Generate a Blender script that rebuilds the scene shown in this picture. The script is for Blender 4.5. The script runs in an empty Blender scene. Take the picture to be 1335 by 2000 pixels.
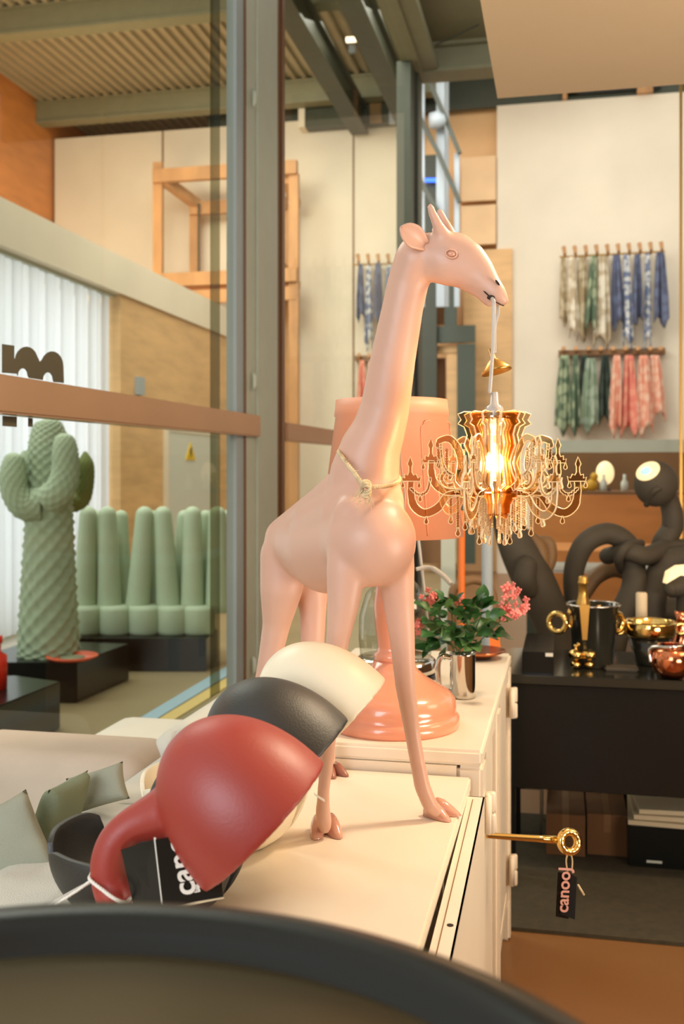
import bpy, bmesh, math, random
from mathutils import Vector, Matrix
random.seed(7)
PI = math.pi
SC = bpy.context.scene
COL = SC.collection
# ---------------------------------------------------------------- camera
W_, H_, F_, HZ, CAMH = 1335.0, 2000.0, 2000.0, 925.0, 1.35
TH = math.radians(12.2)
FW = Vector((-math.sin(TH), math.cos(TH), 0)); RT = Vector((math.cos(TH), math.sin(TH), 0)); UP = Vector((0, 0, 1))
CAM = Vector((0, 0, CAMH))
cd = bpy.data.cameras.new('camera'); cam = bpy.data.objects.new('camera', cd); COL.objects.link(cam)
cam.location = CAM; cam.rotation_euler = (PI/2, 0, TH)
cd.sensor_fit = 'VERTICAL'; cd.sensor_height = 36; cd.lens = 36*F_/H_
cd.shift_y = (HZ-H_/2)/H_
cd.clip_start = 0.02; cd.clip_end = 200
cd.dof.use_dof = True; cd.dof.focus_distance = 1.62; cd.dof.aperture_fstop = 6.0
SC.camera = cam
# ---------------------------------------------------------------- world and light
w = bpy.data.worlds.new('world'); SC.world = w; w.use_nodes = True
bg = w.node_tree.nodes['Background']; bg.inputs[0].default_value = (1.0, 0.96, 0.87, 1); bg.inputs[1].default_value = 0.78
SC.view_settings.view_transform = 'Standard'; SC.view_settings.look = 'None'
SC.view_settings.exposure = 0.14; SC.view_settings.gamma = 1.0; SC.view_settings.use_curve_mapping = False
SC.cycles.max_bounces = 8; SC.cycles.transparent_max_bounces = 12
SC.cycles.caustics_reflective = False; SC.cycles.caustics_refractive = False
SC.cycles.sample_clamp_indirect = 4.0

def area(name, loc, to, sx, sy, power, col):
    l = bpy.data.lights.new(name, 'AREA'); l.shape = 'RECTANGLE'; l.size = sx; l.size_y = sy; l.energy = power; l.color = col
    o = bpy.data.objects.new(name, l); COL.objects.link(o); o.location = loc
    o.rotation_euler = (Vector(to)-Vector(loc)).to_track_quat('-Z', 'Y').to_euler(); return o
area('daylight_window', (-1.2, -2.6, 2.2), (-0.1, 1.7, 1.3), 2.2, 2.0, 115, (0.80, 0.91, 1.0))
area('hall_ceiling_light', (-1.5, 9.5, 5.9), (-1.2, 11.5, 0), 7, 4, 460, (1.0, 0.97, 0.92))
area('court_ceiling_light', (-4.5, 6.0, 6.2), (-3.8, 8.5, 0), 4, 4, 430, (0.93, 0.97, 0.95))
area('court_uplight', (-5.5, 11.0, 3.5), (-6.5, 14.0, 6.5), 1.5, 1.0, 50, (1.0, 0.72, 0.42))
area('shop_downlight', (2.2, 2.4, 2.55), (0.9, 3.6, 0.4), 1.2, 1.2, 26, (1.0, 0.80, 0.55))
area('shop_spot', (0.75, 2.3, 2.62), (-0.15, 1.3, 0.9), 0.25, 0.25, 32, (1.0, 0.82, 0.58))
area('added_soffit_fill', (1.6, 1.2, 0.9), (1.0, 2.4, 2.7), 0.8, 0.8, 50, (1.0, 0.88, 0.72))  # unseen fill light added to brighten the lowered ceiling

# ---------------------------------------------------------------- pixel helpers
def P(px, py, d):
    return CAM + d*(FW + RT*((px-W_/2)/F_) + UP*(-(py-HZ)/F_))
def rays(px, py):
    return FW + RT*((px-W_/2)/F_) + UP*(-(py-HZ)/F_)
def PZ(px, py, z):
    r = rays(px, py); return CAM + r*((z-CAMH)/r.z)
def PY(px, py, Y):
    r = rays(px, py); return CAM + r*(Y/r.y)
def PX(px, py, X):
    r = rays(px, py); return CAM + r*(X/r.x)
def lin(c):
    return tuple((v/255/12.92 if v/255 <= 0.04045 else ((v/255+0.055)/1.055)**2.4) for v in c)+(1,)
# ---------------------------------------------------------------- materials
def mat(name, col, rough=0.5, metal=0.0, noise=0.0, nscale=8, bump=0.0, bscale=60, coat=0.0, trans=0.0, spec=0.5, sub=0.0, stretch=None, ior=1.45):
    m = bpy.data.materials.new(name); m.use_nodes = True; nt = m.node_tree; b = nt.nodes['Principled BSDF']
    c = lin(col); b.inputs['Base Color'].default_value = c; b.inputs['Roughness'].default_value = rough
    b.inputs['Metallic'].default_value = metal; b.inputs['Coat Weight'].default_value = coat
    b.inputs['Coat Roughness'].default_value = 0.08
    b.inputs['Transmission Weight'].default_value = trans; b.inputs['Specular IOR Level'].default_value = spec
    b.inputs['IOR'].default_value = ior
    if sub: b.inputs['Subsurface Weight'].default_value = sub; b.inputs['Subsurface Radius'].default_value = (0.02, 0.012, 0.008)
    tc = nt.nodes.new('ShaderNodeTexCoord'); mp = nt.nodes.new('ShaderNodeMapping'); nt.links.new(tc.outputs['Object'], mp.inputs[0])
    if stretch: mp.inputs['Scale'].default_value = stretch
    n = nt.nodes.new('ShaderNodeTexNoise'); n.inputs['Scale'].default_value = nscale; n.inputs['Detail'].default_value = 5
    nt.links.new(mp.outputs[0], n.inputs['Vector'])
    k = max(noise, 0.015)
    r = nt.nodes.new('ShaderNodeValToRGB'); r.color_ramp.elements[0].position = 0.3; r.color_ramp.elements[1].position = 0.7
    r.color_ramp.elements[0].color = tuple(max(0, v*(1-k)) for v in c[:3])+(1,); r.color_ramp.elements[1].color = tuple(min(1, v*(1+k)) for v in c[:3])+(1,)
    nt.links.new(n.outputs['Fac'], r.inputs[0]); nt.links.new(r.outputs[0], b.inputs['Base Color'])
    if bump:
        n2 = nt.nodes.new('ShaderNodeTexNoise'); n2.inputs['Scale'].default_value = bscale; nt.links.new(tc.outputs['Object'], n2.inputs['Vector'])
        bp = nt.nodes.new('ShaderNodeBump'); bp.inputs['Strength'].default_value = bump; bp.inputs['Distance'].default_value = 0.004
        nt.links.new(n2.outputs['Fac'], bp.inputs['Height']); nt.links.new(bp.outputs[0], b.inputs['Normal'])
    return m
def emat(name, col, s):
    m = bpy.data.materials.new(name); m.use_nodes = True; nt = m.node_tree; b = nt.nodes['Principled BSDF']
    b.inputs['Base Color'].default_value = lin(col); b.inputs['Emission Color'].default_value = lin(col); b.inputs['Emission Strength'].default_value = s
    return m
def glassmat(name, tint, refl, rough=0.0, fres=True, gcol=(255, 250, 244)):
    m = bpy.data.materials.new(name); m.use_nodes = True; nt = m.node_tree
    for n in list(nt.nodes):
        if n.type != 'OUTPUT_MATERIAL': nt.nodes.remove(n)
    out = [n for n in nt.nodes if n.type == 'OUTPUT_MATERIAL'][0]
    t = nt.nodes.new('ShaderNodeBsdfTransparent'); t.inputs[0].default_value = lin(tint)
    g = nt.nodes.new('ShaderNodeBsdfGlossy'); g.inputs['Roughness'].default_value = rough; g.inputs[0].default_value = lin(gcol)
    mx = nt.nodes.new('ShaderNodeMixShader')
    if fres:
        lw = nt.nodes.new('ShaderNodeLayerWeight'); lw.inputs['Blend'].default_value = 0.5
        mr = nt.nodes.new('ShaderNodeMapRange'); mr.inputs['From Min'].default_value = 0.75; mr.inputs['From Max'].default_value = 1.0; mr.inputs['To Min'].default_value = refl*0.4; mr.inputs['To Max'].default_value = refl*1.6
        nt.links.new(lw.outputs['Facing'], mr.inputs[0]); nt.links.new(mr.outputs[0], mx.inputs[0])
    else: mx.inputs[0].default_value = refl
    nt.links.new(t.outputs[0], mx.inputs[1]); nt.links.new(g.outputs[0], mx.inputs[2]); nt.links.new(mx.outputs[0], out.inputs[0])
    return m
M = dict(
    pink=mat('giraffe_resin', (208, 164, 142), 0.42, noise=0.02, sub=0.06),
    pink_hoof=mat('hoof_resin', (208, 152, 128), 0.16, coat=0.6),
    pink_dark=mat('dark_slot', (40, 22, 16), 0.6),
    lamp_pink=mat('pink_shade', (226, 152, 116), 0.5, noise=0.02),
    lamp_pink_gloss=mat('pink_base', (222, 146, 114), 0.22, coat=0.5),
    red=mat('red_plastic', (156, 50, 38), 0.46, spec=0.8, noise=0.03, bump=0.05, bscale=300),
    black=mat('black_plastic', (24, 22, 17), 0.50, spec=1.0, noise=0.06, bump=0.12, bscale=420),
    white=mat('cream_plastic', (238, 224, 196), 0.4, sub=0.08),
    steel_white=mat('white_powder_coat', (234, 220, 200), 0.4, noise=0.015, bump=0.03, bscale=400),
    tray=mat('tray_black', (10, 12, 10), 0.32, spec=0.5),
    tray_in=mat('tray_lining', (84, 74, 50), 0.36, metal=0.85),
    frame=mat('frame_paint', (186, 190, 172), 0.45, noise=0.03),
    bronze=mat('gasket_bronze', (120, 82, 50), 0.4),
    transom=mat('transom_metal', (196, 150, 112), 0.26, metal=0.75, noise=0.05, nscale=3),
    cream=mat('cream_wall', (226, 214, 190), 0.75, noise=0.05, nscale=1.2),
    soffit=mat('soffit_paint', (234, 208, 172), 0.7, noise=0.02, nscale=2),
    greenpaint=mat('green_steel', (134, 132, 104), 0.55, noise=0.05),
    darkgreen=mat('dark_green_steel', (62, 66, 52), 0.5, noise=0.06),
    corr=mat('corrugated_sheet', (172, 160, 132), 0.5, metal=0.15, noise=0.06, nscale=2),
    ply=mat('plywood', (214, 172, 118), 0.6, noise=0.14, nscale=2.0, stretch=(1, 1, 5)),
    plyorange=mat('orange_timber', (206, 132, 66), 0.6, noise=0.12, nscale=2.2, stretch=(1, 1, 4)),
    plydark=mat('brown_panel', (128, 92, 56), 0.6, noise=0.15, nscale=2),
    timber=mat('pine_timber', (186, 138, 88), 0.6, noise=0.2, nscale=5, stretch=(1, 1, 0.3)),
    teal=mat('teal_frame', (66, 74, 60), 0.5),
    floor=mat('floor_brown', (132, 92, 56), 0.35, noise=0.1, nscale=1.2),
    floor_out=mat('floor_olive', (150, 134, 100), 0.3, noise=0.12, nscale=1.0),
    rug=mat('rug_dark', (66, 58, 42), 0.9, noise=0.15, nscale=40, bump=0.3, bscale=300),
    blue=mat('blue_tape', (150, 178, 190), 0.5), yellow=mat('yellow_tape', (206, 180, 110), 0.5),
    blackbox=mat('black_lacquer', (20, 21, 19), 0.22, noise=0.05),
    counter=mat('counter_top', (46, 44, 36), 0.16, coat=0.3),
    gold=mat('polished_gold', (236, 196, 118), 0.12, metal=1.0),
    brass=mat('brushed_brass', (206, 160, 84), 0.32, metal=0.9),
    rose=mat('rose_gold', (214, 130, 90), 0.14, metal=1.0),
    chrome=mat('chrome', (214, 208, 200), 0.08, metal=1.0),
    copper=mat('copper', (200, 120, 80), 0.2, metal=1.0),
    sofa=mat('sofa_linen', (216, 212, 200), 0.9, noise=0.05, nscale=4, bump=0.25, bscale=500),
    sofa_warm=mat('sofa_back', (200, 182, 164), 0.9, noise=0.05, bump=0.2, bscale=500),
    quilt=mat('quilt_fabric', (214, 212, 202), 0.9, noise=0.06, bump=0.3, bscale=400),
    cush_grey=mat('cushion_grey', (156, 156, 138), 0.9, noise=0.06, bump=0.3, bscale=400),
    cush_green=mat('cushion_green', (132, 140, 112), 0.85, noise=0.06, bump=0.3, bscale=400),
    cactus=mat('cactus_foam', (158, 174, 146), 0.7, noise=0.05),
    cactus_dark=mat('cactus_foam_dark', (118, 130, 72), 0.7, noise=0.05),
    greenseat=mat('green_seat', (176, 192, 164), 0.65, noise=0.03),
    blind=mat('blind_fabric', (226, 232, 226), 0.8, noise=0.03),
    meter=mat('grey_door', (206, 208, 194), 0.5), sign=mat('warning_yellow', (222, 184, 30), 0.5), ink=mat('print_black', (20, 20, 18), 0.6),
    decal=mat('vinyl_brown', (88, 80, 58), 0.5), postblue=mat('pale_blue_post', (160, 170, 174), 0.4),
    leaf=mat('leaf', (48, 92, 44), 0.4, noise=0.3, nscale=30), leaf2=mat('leaf_pale', (84, 122, 66), 0.45, noise=0.2, nscale=30),
    petal=mat('petal_pink', (240, 138, 130), 0.5, noise=0.15, nscale=60), stem=mat('stem', (70, 100, 50), 0.5),
    orange=mat('orange_paint', (224, 112, 32), 0.45),
    tube=mat('tube_dark', (82, 72, 58), 0.7, noise=0.1, bump=0.2, bscale=200),
    tube_brown=mat('tube_bronze', (140, 104, 66), 0.5, noise=0.15), cordclear=mat('clear_cord', (236, 226, 214), 0.15, trans=0.45),
    twine=mat('twine', (214, 190, 150), 0.9, noise=0.2, nscale=80, bump=0.5, bscale=300),
    label=mat('label_white', (232, 226, 214), 0.6), cardboard=mat('cardboard', (112, 76, 44), 0.8, noise=0.08),
    paper=mat('paper', (216, 196, 160), 0.7), edge_glow=mat('acrylic_edge_glow', (255, 226, 178), 0.35, trans=0.2),  # pale cream of the edges imitates light glowing out of the acrylic
    toyyellow=mat('toy_yellow', (210, 160, 50), 0.5), platter=mat('platter_orange', (226, 96, 60), 0.35), redtoy=mat('red_toy', (214, 44, 24), 0.3),
    wallwarm=mat('hall_side_wall', (226, 184, 132), 0.7, noise=0.07, nscale=1.5),
)
M['glass'] = glassmat('window_glass', (238, 240, 230), 0.12)
M['tint'] = glassmat('tinted_glass', (150, 150, 124), 0.10)
M['cloche'] = glassmat('cloche_glass', (228, 232, 226), 0.35)
M['acrylic'] = glassmat('mirror_acrylic', (250, 234, 208), 0.30, 0.03, fres=False, gcol=(242, 220, 184))
M['bulbglass'] = glassmat('bulb_glass', (255, 240, 215), 0.2)
M['bulb'] = emat('bulb_glow', (255, 214, 150), 26.0)
M['sky'] = emat('window_daylight', (232, 238, 246), 1.5)
M['tubelight'] = emat('tube_light', (255, 232, 196), 2.5)
M['bluelight'] = emat('blue_led', (60, 110, 255), 2.0)
M['domeglow'] = emat('lamp_and_reflection_glow', (255, 226, 170), 0.8)  # oval lamp, and the imitated reflections on the dark tubes
M['domeblue'] = emat('cool_reflection_glow', (176, 222, 226), 0.75)  # blue inside of an imitated reflection
# towels and cloths get a two-tone woven or printed pattern
def cloth(name, c1, c2, scale=8):
    m = mat(name, c1, 0.9); nt = m.node_tree; b = nt.nodes['Principled BSDF']
    v = nt.nodes.new('ShaderNodeTexVoronoi'); v.inputs['Scale'].default_value = scale
    tc = [n for n in nt.nodes if n.type == 'TEX_COORD'][0]; nt.links.new(tc.outputs['Object'], v.inputs['Vector'])
    r = nt.nodes.new('ShaderNodeValToRGB'); r.color_ramp.elements[0].color = lin(c1); r.color_ramp.elements[1].color = lin(c2)
    r.color_ramp.elements[0].position = 0.35; r.color_ramp.elements[1].position = 0.6
    nt.links.new(v.outputs['Distance'], r.inputs[0]); nt.links.new(r.outputs[0], b.inputs['Base Color']); return m

# ---------------------------------------------------------------- object helpers
def tag(o, label=None, cat=None, group=None, kind=None):
    if label: o['label'] = label
    if cat: o['category'] = cat
    if group: o['group'] = group
    if kind: o['kind'] = kind
    return o
def thing(name, label, cat, loc=(0, 0, 0), group=None):
    o = bpy.data.objects.new(name, None); COL.objects.link(o); o.location = loc; o.empty_display_size = 0.05
    return tag(o, label, cat, group)
def obj(name, bm, m, parent=None, smooth=False, label=None):
    me = bpy.data.meshes.new(name); bmesh.ops.recalc_face_normals(bm, faces=bm.faces[:]); bm.to_mesh(me); bm.free()
    for mm in (m if isinstance(m, (list, tuple)) else [m]): me.materials.append(mm)
    if smooth:
        for p in me.polygons: p.use_smooth = True
    o = bpy.data.objects.new(name, me); COL.objects.link(o)
    if parent is not None:
        me.transform(Matrix.Translation(-world(parent))); o.parent = parent
    if label: o['label'] = label
    return o
def world(o):
    v = Vector(o.location)
    while o.parent: o = o.parent; v = v + Vector(o.location)
    return v
def struct(name, bm, m, parent=None, smooth=False):
    o = obj(name, bm, m, parent, smooth)
    if parent is None: o['kind'] = 'structure'
    return o
def NB(): return bmesh.new()
def quadbox(bm, c8):
    v = [bm.verts.new(p) for p in c8]
    for f in ((0, 1, 2, 3), (7, 6, 5, 4), (0, 4, 5, 1), (1, 5, 6, 2), (2, 6, 7, 3), (3, 7, 4, 0)): bm.faces.new([v[i] for i in f])
def box(bm, x0, y0, z0, x1, y1, z1):
    quadbox(bm, [(x0, y0, z0), (x1, y0, z0), (x1, y1, z0), (x0, y1, z0), (x0, y0, z1), (x1, y0, z1), (x1, y1, z1), (x0, y1, z1)])
def slab(bm, corners, off):
    """four points and a thickness vector"""
    c = [Vector(p) for p in corners]; quadbox(bm, c+[p+Vector(off) for p in c])
def bbev(name, args, m, parent=None, bev=0.004, seg=2, label=None):
    bm = NB(); box(bm, *args); bmesh.ops.bevel(bm, geom=bm.edges[:], offset=bev, segments=seg, affect='EDGES', profile=0.6)
    return obj(name, bm, m, parent, label=label)
def bez(pts, n=8, cyc=False):
    pts = [tuple(p) for p in pts]; out = []; N = len(pts)
    rng = N if cyc else N-1
    for i in range(rng):
        p0 = pts[(i-1) % N] if (cyc or i > 0) else pts[0]; p1 = pts[i]; p2 = pts[(i+1) % N]; p3 = pts[(i+2) % N] if (cyc or i+2 < N) else pts[-1]
        for k in range(n):
            t = k/n
            out.append(tuple(0.5*((2*b)+(c-a)*t+(2*a-5*b+4*c-d)*t*t+(3*b-a-3*c+d)*t**3) for a, b, c, d in zip(p0, p1, p2, p3)))
    if not cyc: out.append(pts[-1])
    return out
def tube(bm, pts, r, seg=10, cap=True, cyc=False):
    pts = [Vector(p) for p in pts]; n = len(pts); rs = r if isinstance(r, (list, tuple)) else [r]*n
    rings = []; nrm = None
    for i, p in enumerate(pts):
        a = pts[(i-1) % n] if (cyc or i > 0) else pts[i]; b = pts[(i+1) % n] if (cyc or i < n-1) else pts[i]
        t = (b-a).normalized()
        if nrm is None: nrm = t.orthogonal().normalized()
        nrm = (nrm-t*nrm.dot(t)).normalized(); bi = t.cross(nrm)
        rings.append([bm.verts.new(p+rs[i]*(math.cos(2*PI*k/seg)*nrm+math.sin(2*PI*k/seg)*bi)) for k in range(seg)])
    for i in range(n if cyc else n-1):
        A = rings[i]; B = rings[(i+1) % n]
        for k in range(seg): bm.faces.new((A[k], A[(k+1) % seg], B[(k+1) % seg], B[k]))
    if cap and not cyc: bm.faces.new(rings[0][::-1]); bm.faces.new(rings[-1])
def lathe(bm, prof, c, seg=32, axis=(0, 0, 1), closed=False):
    c = Vector(c); ax = Vector(axis).normalized(); u = ax.orthogonal().normalized() if abs(ax.z) < 0.99 else Vector((1, 0, 0)); v = ax.cross(u)
    rings = []
    for (r, z) in prof:
        if r < 1e-6: rings.append([bm.verts.new(c+ax*z)])
        else: rings.append([bm.verts.new(c+ax*z+r*(math.cos(2*PI*k/seg)*u+math.sin(2*PI*k/seg)*v)) for k in range(seg)])
    N = len(rings)
    for i in range(N if closed else N-1):
        A = rings[i]; B = rings[(i+1) % N]
        for k in range(seg):
            k2 = (k+1) % seg
            if len(A) == 1 and len(B) == 1: break
            if len(A) == 1: bm.faces.new((A[0], B[k2], B[k]))
            elif len(B) == 1: bm.faces.new((A[k], A[k2], B[0]))
            else: bm.faces.new((A[k], A[k2], B[k2], B[k]))
_US = {}
def unit_sphere(seg, rings):
    if (seg, rings) not in _US:
        v = [(0, 0, 1)]+[(math.sin(PI*i/rings)*math.cos(2*PI*j/seg), math.sin(PI*i/rings)*math.sin(2*PI*j/seg), math.cos(PI*i/rings)) for i in range(1, rings) for j in range(seg)]+[(0, 0, -1)]
        f = [(0, 1+j, 1+(j+1) % seg) for j in range(seg)]
        for i in range(rings-2):
            for j in range(seg): a = 1+i*seg+j; b = 1+i*seg+(j+1) % seg; f.append((a, a+seg, b+seg, b))
        n = len(v)-1; o = 1+(rings-2)*seg
        f += [(n, o+(j+1) % seg, o+j) for j in range(seg)]
        _US[(seg, rings)] = ([Vector(p) for p in v], f)
    return _US[(seg, rings)]
def ell(bm, c, rx, ry, rz, seg=16, rings=10, rot=None):
    """ellipsoid; radii along RT, UP, FW of the camera's heading (or the columns of rot)"""
    R = (rot or Matrix((RT, UP, FW)).transposed()) @ Matrix.Diagonal((rx, ry, rz)); c = Vector(c)
    v, f = unit_sphere(seg, rings); vs = [bm.verts.new(R @ p+c) for p in v]
    for q in f: bm.faces.new([vs[i] for i in q])
def chain(bm, keys, dep=1.0, step=0.3, seg=20, rings=12):
    """keys: (px, py, d, r_px[, depth ratio]) -> dense ellipsoids with the right size at that depth"""
    ks = [(k if len(k) == 5 else tuple(k)+(dep,)) for k in keys]
    for a, b in zip(ks[:-1], ks[1:]):
        L = (P(*a[:3])-P(*b[:3])).length; r = min(a[3]*a[2], b[3]*b[2])/F_*min(a[4], b[4], 1)
        n = max(1, int(math.ceil(L/(r*step))))
        for i in range(n+1):
            t = i/n; q = [x+(y-x)*t for x, y in zip(a, b)]
            rr = q[3]*q[2]/F_; ell(bm, P(*q[:3]), rr, rr, rr*q[4], seg, rings)
def bake_remesh(o, vox, it=8, fac=0.5):
    m = o.modifiers.new('r', 'REMESH'); m.mode = 'VOXEL'; m.voxel_size = vox; m.use_smooth_shade = True
    s = o.modifiers.new('s', 'SMOOTH'); s.iterations = it; s.factor = fac
    dg = bpy.context.evaluated_depsgraph_get(); dg.update()
    me = bpy.data.meshes.new_from_object(o.evaluated_get(dg)); old = o.data; o.modifiers.clear(); o.data = me
    for p in me.polygons: p.use_smooth = True
    bpy.data.meshes.remove(old)
def mod_bake(o):
    dg = bpy.context.evaluated_depsgraph_get(); dg.update()
    me = bpy.data.meshes.new_from_object(o.evaluated_get(dg)); o.modifiers.clear(); o.data = me
def prism(bm, poly, org, ux, uy, th, mi=None, edge=0):
    """2D polygon extruded by th along ux x uy, centred"""
    ux = Vector(ux); uy = Vector(uy); n = ux.cross(uy).normalized(); org = Vector(org)
    A = [bm.verts.new(org+ux*x+uy*y+n*th/2) for x, y in poly]; B = [bm.verts.new(org+ux*x+uy*y-n*th/2) for x, y in poly]
    fs = [bm.faces.new(A), bm.faces.new(B[::-1])]
    k = len(poly)
    if edge:  # raised bright strips imitate light guided to the cut edges
        for side in (1, -1):
            pv = [org+ux*x+uy*y+n*th/2*side for x, y in poly]; e1 = []
            for i in range(k):
                t = (pv[(i+1) % k]-pv[i-1]).normalized(); q = n.cross(t)*edge; e1.append([bm.verts.new(pv[i]+q), bm.verts.new(pv[i]+n*side*edge), bm.verts.new(pv[i]-q)])
            for i in range(k):
                a, b = e1[i], e1[(i+1) % k]
                for j in (0, 1): f = bm.faces.new((a[j], a[j+1], b[j+1], b[j])); f.material_index = 1
    for i in range(k):
        f = bm.faces.new((A[i], B[i], B[(i+1) % k], A[(i+1) % k]))
        if mi is not None: f.material_index = mi
    return fs
def stroke(pts, wd):
    n = len(pts); ws = wd if isinstance(wd, (list, tuple)) else [wd]*n
    L = []; R = []
    for i, p in enumerate(pts):
        a = pts[max(0, i-1)]; b = pts[min(n-1, i+1)]; dx = b[0]-a[0]; dy = b[1]-a[1]; l = math.hypot(dx, dy) or 1
        w2 = ws[i if len(ws) == n else min(len(ws)-1, int(i*len(ws)/n))]/2
        L.append((p[0]-dy/l*w2, p[1]+dx/l*w2)); R.append((p[0]+dy/l*w2, p[1]-dx/l*w2))
    return L+R[::-1]
def text(name, body, size, org, ux, uy, m, parent, ext=0.0004):
    cu = bpy.data.curves.new(name, 'FONT'); cu.body = body; cu.size = size; cu.extrude = ext; cu.offset = size*0.018
    t = bpy.data.objects.new(name, cu); COL.objects.link(t)
    dg = bpy.context.evaluated_depsgraph_get(); dg.update()
    me = bpy.data.meshes.new_from_object(t.evaluated_get(dg)); bpy.data.objects.remove(t)
    ux = Vector(ux).normalized(); uy = Vector(uy); uy = (uy-ux*uy.dot(ux)).normalized(); n = ux.cross(uy)
    Mx = Matrix.Translation(Vector(org)-world(parent)) @ Matrix((ux, uy, n)).transposed().to_4x4()
    me.transform(Mx); me.materials.clear(); me.materials.append(m)
    o = bpy.data.objects.new(name, me); COL.objects.link(o); o.parent = parent; return o

GX = -1.40      # plane of the glazed wall
BY = 14.0       # face of the big end wall
NT = CAMH-0.576 # top of the near cabinet
FT = CAMH-0.527 # top of the far, slightly taller cabinet
# ================================================================= SETTING
bm = NB(); box(bm, GX, -3.5, -0.1, 5.5, BY+0.3, 0.0); struct('floor', bm, M['floor'])
bm = NB(); box(bm, -8.0, -3.5, -0.1, GX-0.001, 16.4, -0.002); struct('floor_court', bm, M['floor_out'])
bm = NB(); box(bm, -0.3, 3.06, 0.001, 5.2, 4.1, 0.012); tag(obj('rug', bm, M['rug']), 'dark brown flat rug under the long black counter', 'rug')
def strip(name, y0, y1, m, label):
    bm = NB(); a = PZ(115, y0[0], 0.0); b = PZ(395, y0[1], 0.0); c = PZ(395, y1[1], 0); d = PZ(115, y1[0], 0)
    e = (b-a)*0.6; slab(bm, [d-e*0.5, c+e, b+e, a-e*0.5], (0, 0, 0.003)); tag(obj(name, bm, m), label, 'floor strip')
strip('floor_stripe', (1497, 1330), (1520, 1352), M['blue'], 'pale blue stripe running along the floor beyond the glass')
strip('floor_stripe', (1522, 1353), (1548, 1372), M['yellow'], 'pale yellow stripe beside the blue one on the court floor')
# end wall: cream upper wall, plywood section and door bay
def wallY(name, px0, py0, px1, py1, Y, m, th=0.12):
    bm = NB(); a = PY(px0, py1, Y); b = PY(px1, py0, Y)
    box(bm, a.x, Y, min(a.z, b.z), b.x, Y+th, max(a.z, b.z)); return struct(name, bm, m)
zt = CAMH+4.98
xl = -7.4; xa = PY(803, 500, BY).x; xb = PY(868, 500, BY).x; xc = PY(970, 500, BY).x
bm = NB(); box(bm, xl, BY, 0, xa, BY+0.15, zt); struct('wall_back', bm, M['cream'])
bm = NB(); box(bm, xc, BY, 0, 5.5, BY+0.15, zt); struct('wall_back_right', bm, M['cream'])
bm = NB(); box(bm, xa, BY+0.25, 0, xc, BY+0.4, zt+0.6); struct('wall_hall_side', bm, M['wallwarm'])
for i, px in enumerate((318, 690)):
    bm = NB(); p = PY(px, 300, BY); box(bm, p.x-0.012, BY-0.012, 1.0, p.x+0.012, BY+0.005, zt); struct('trim_%d' % (i+1), bm, M['plydark'])
# upper clerestory strip above the end wall
bm = NB(); box(bm, -5, BY+0.02, zt+0.001, 5.5, BY+0.12, zt+0.9)
struct('wall_clerestory', bm, M['darkgreen'])
for i, (a, b) in enumerate(((1107, 1290),)):
    t = tag(bpy.data.objects.new('window_%d' % (i+3), None), kind='structure'); COL.objects.link(t)
    p = PY(a, 200, BY-0.06); q = PY(b, 200, BY-0.06)
    bm = NB(); box(bm, p.x, BY-0.05, zt+0.05, q.x, BY-0.02, zt+0.42); obj('pane', bm, M['tint'], t)
    bm = NB(); box(bm, p.x, BY-0.08, zt+0.42, q.x, BY-0.0, zt+0.47); box(bm, p.x-0.06, BY-0.08, zt, p.x, BY-0.0, zt+0.47); box(bm, q.x-0.3, BY-0.08, zt, q.x-0.1, BY-0.0, zt+0.47)
    obj('window_frame', bm, M['timber'], t)
t = tag(bpy.data.objects.new('window_8', None), kind='structure'); COL.objects.link(t)
a = PY(596, 250, 13.8); b = PY(792, 192, 13.8); bm = NB(); box(bm, a.x, 13.8, a.z, b.x, BY-0.01, b.z); obj('dark_opening', bm, M['darkgreen'], t)
bm = NB(); box(bm, a.x-0.1, 13.76, b.z, b.x+0.1, BY-0.01, b.z+0.07); obj('head_board', bm, M['timber'], t)
bm = NB(); box(bm, a.x-0.09, 13.76, a.z, a.x, BY-0.01, b.z); obj('jamb', bm, M['cream'], t)
bm = NB(); p = PY(733, 220, 13.78); box(bm, p.x-0.08, 13.77, a.z, p.x+0.08, 13.8, a.z+0.28); obj('post', bm, M['timber'], t)
bm = NB(); v = [bm.verts.new(q) for q in ((a.x, 13.768, a.z), (b.x, 13.768, a.z), (b.x, 13.768, b.z), (a.x, 13.768, b.z))]; bm.faces.new(v); obj('pane', bm, M['glass'], t)
# slab of the upper floor over the shop and its beams
SZ = CAMH+3.79
bm = NB(); box(bm, GX-0.05, 1.5, SZ+0.28, 5.5, 9.9, SZ+0.5); struct('ceiling', bm, M['greenpaint'])
def beam(name, a, m=M['greenpaint']):
    """rolled steel beam: web and two flanges along its length"""
    x0, y0, z0, x1, y1, z1 = a; bm = NB(); f = 0.035
    box(bm, x0, y0, z0, x1, y1, z0+f); box(bm, x0, y0, z1-f, x1, y1, z1)
    if x1-x0 > y1-y0: c = (y0+y1)/2; box(bm, x0, c-0.08, z0+f, x1, c+0.08, z1-f)
    else: c = (x0+x1)/2; box(bm, c-0.06, y0, z0+f, c+0.06, y1, z1-f)
    return struct(name, bm, m)
beam('trim_3', (GX+0.1, 9.62, SZ, 2.5, 9.9, SZ+0.28))
bm = NB(); box(bm, GX-0.06, 2.0, SZ, GX+0.10, 9.9, SZ+0.28); box(bm, GX+0.10, 2.0, SZ+0.02, GX+0.24, 9.9, SZ+0.1); struct('trim_4', bm, M['greenpaint'])
# diagonal tie under the slab
bm = NB(); tube(bm, [P(850, 88, 9.4), P(935, 48, 9.2)], 0.008, 6); tag(obj('tie_rod', bm, M['darkgreen']), 'thin dark tie rod crossing the ceiling near the corner beam', 'rod')
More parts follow.
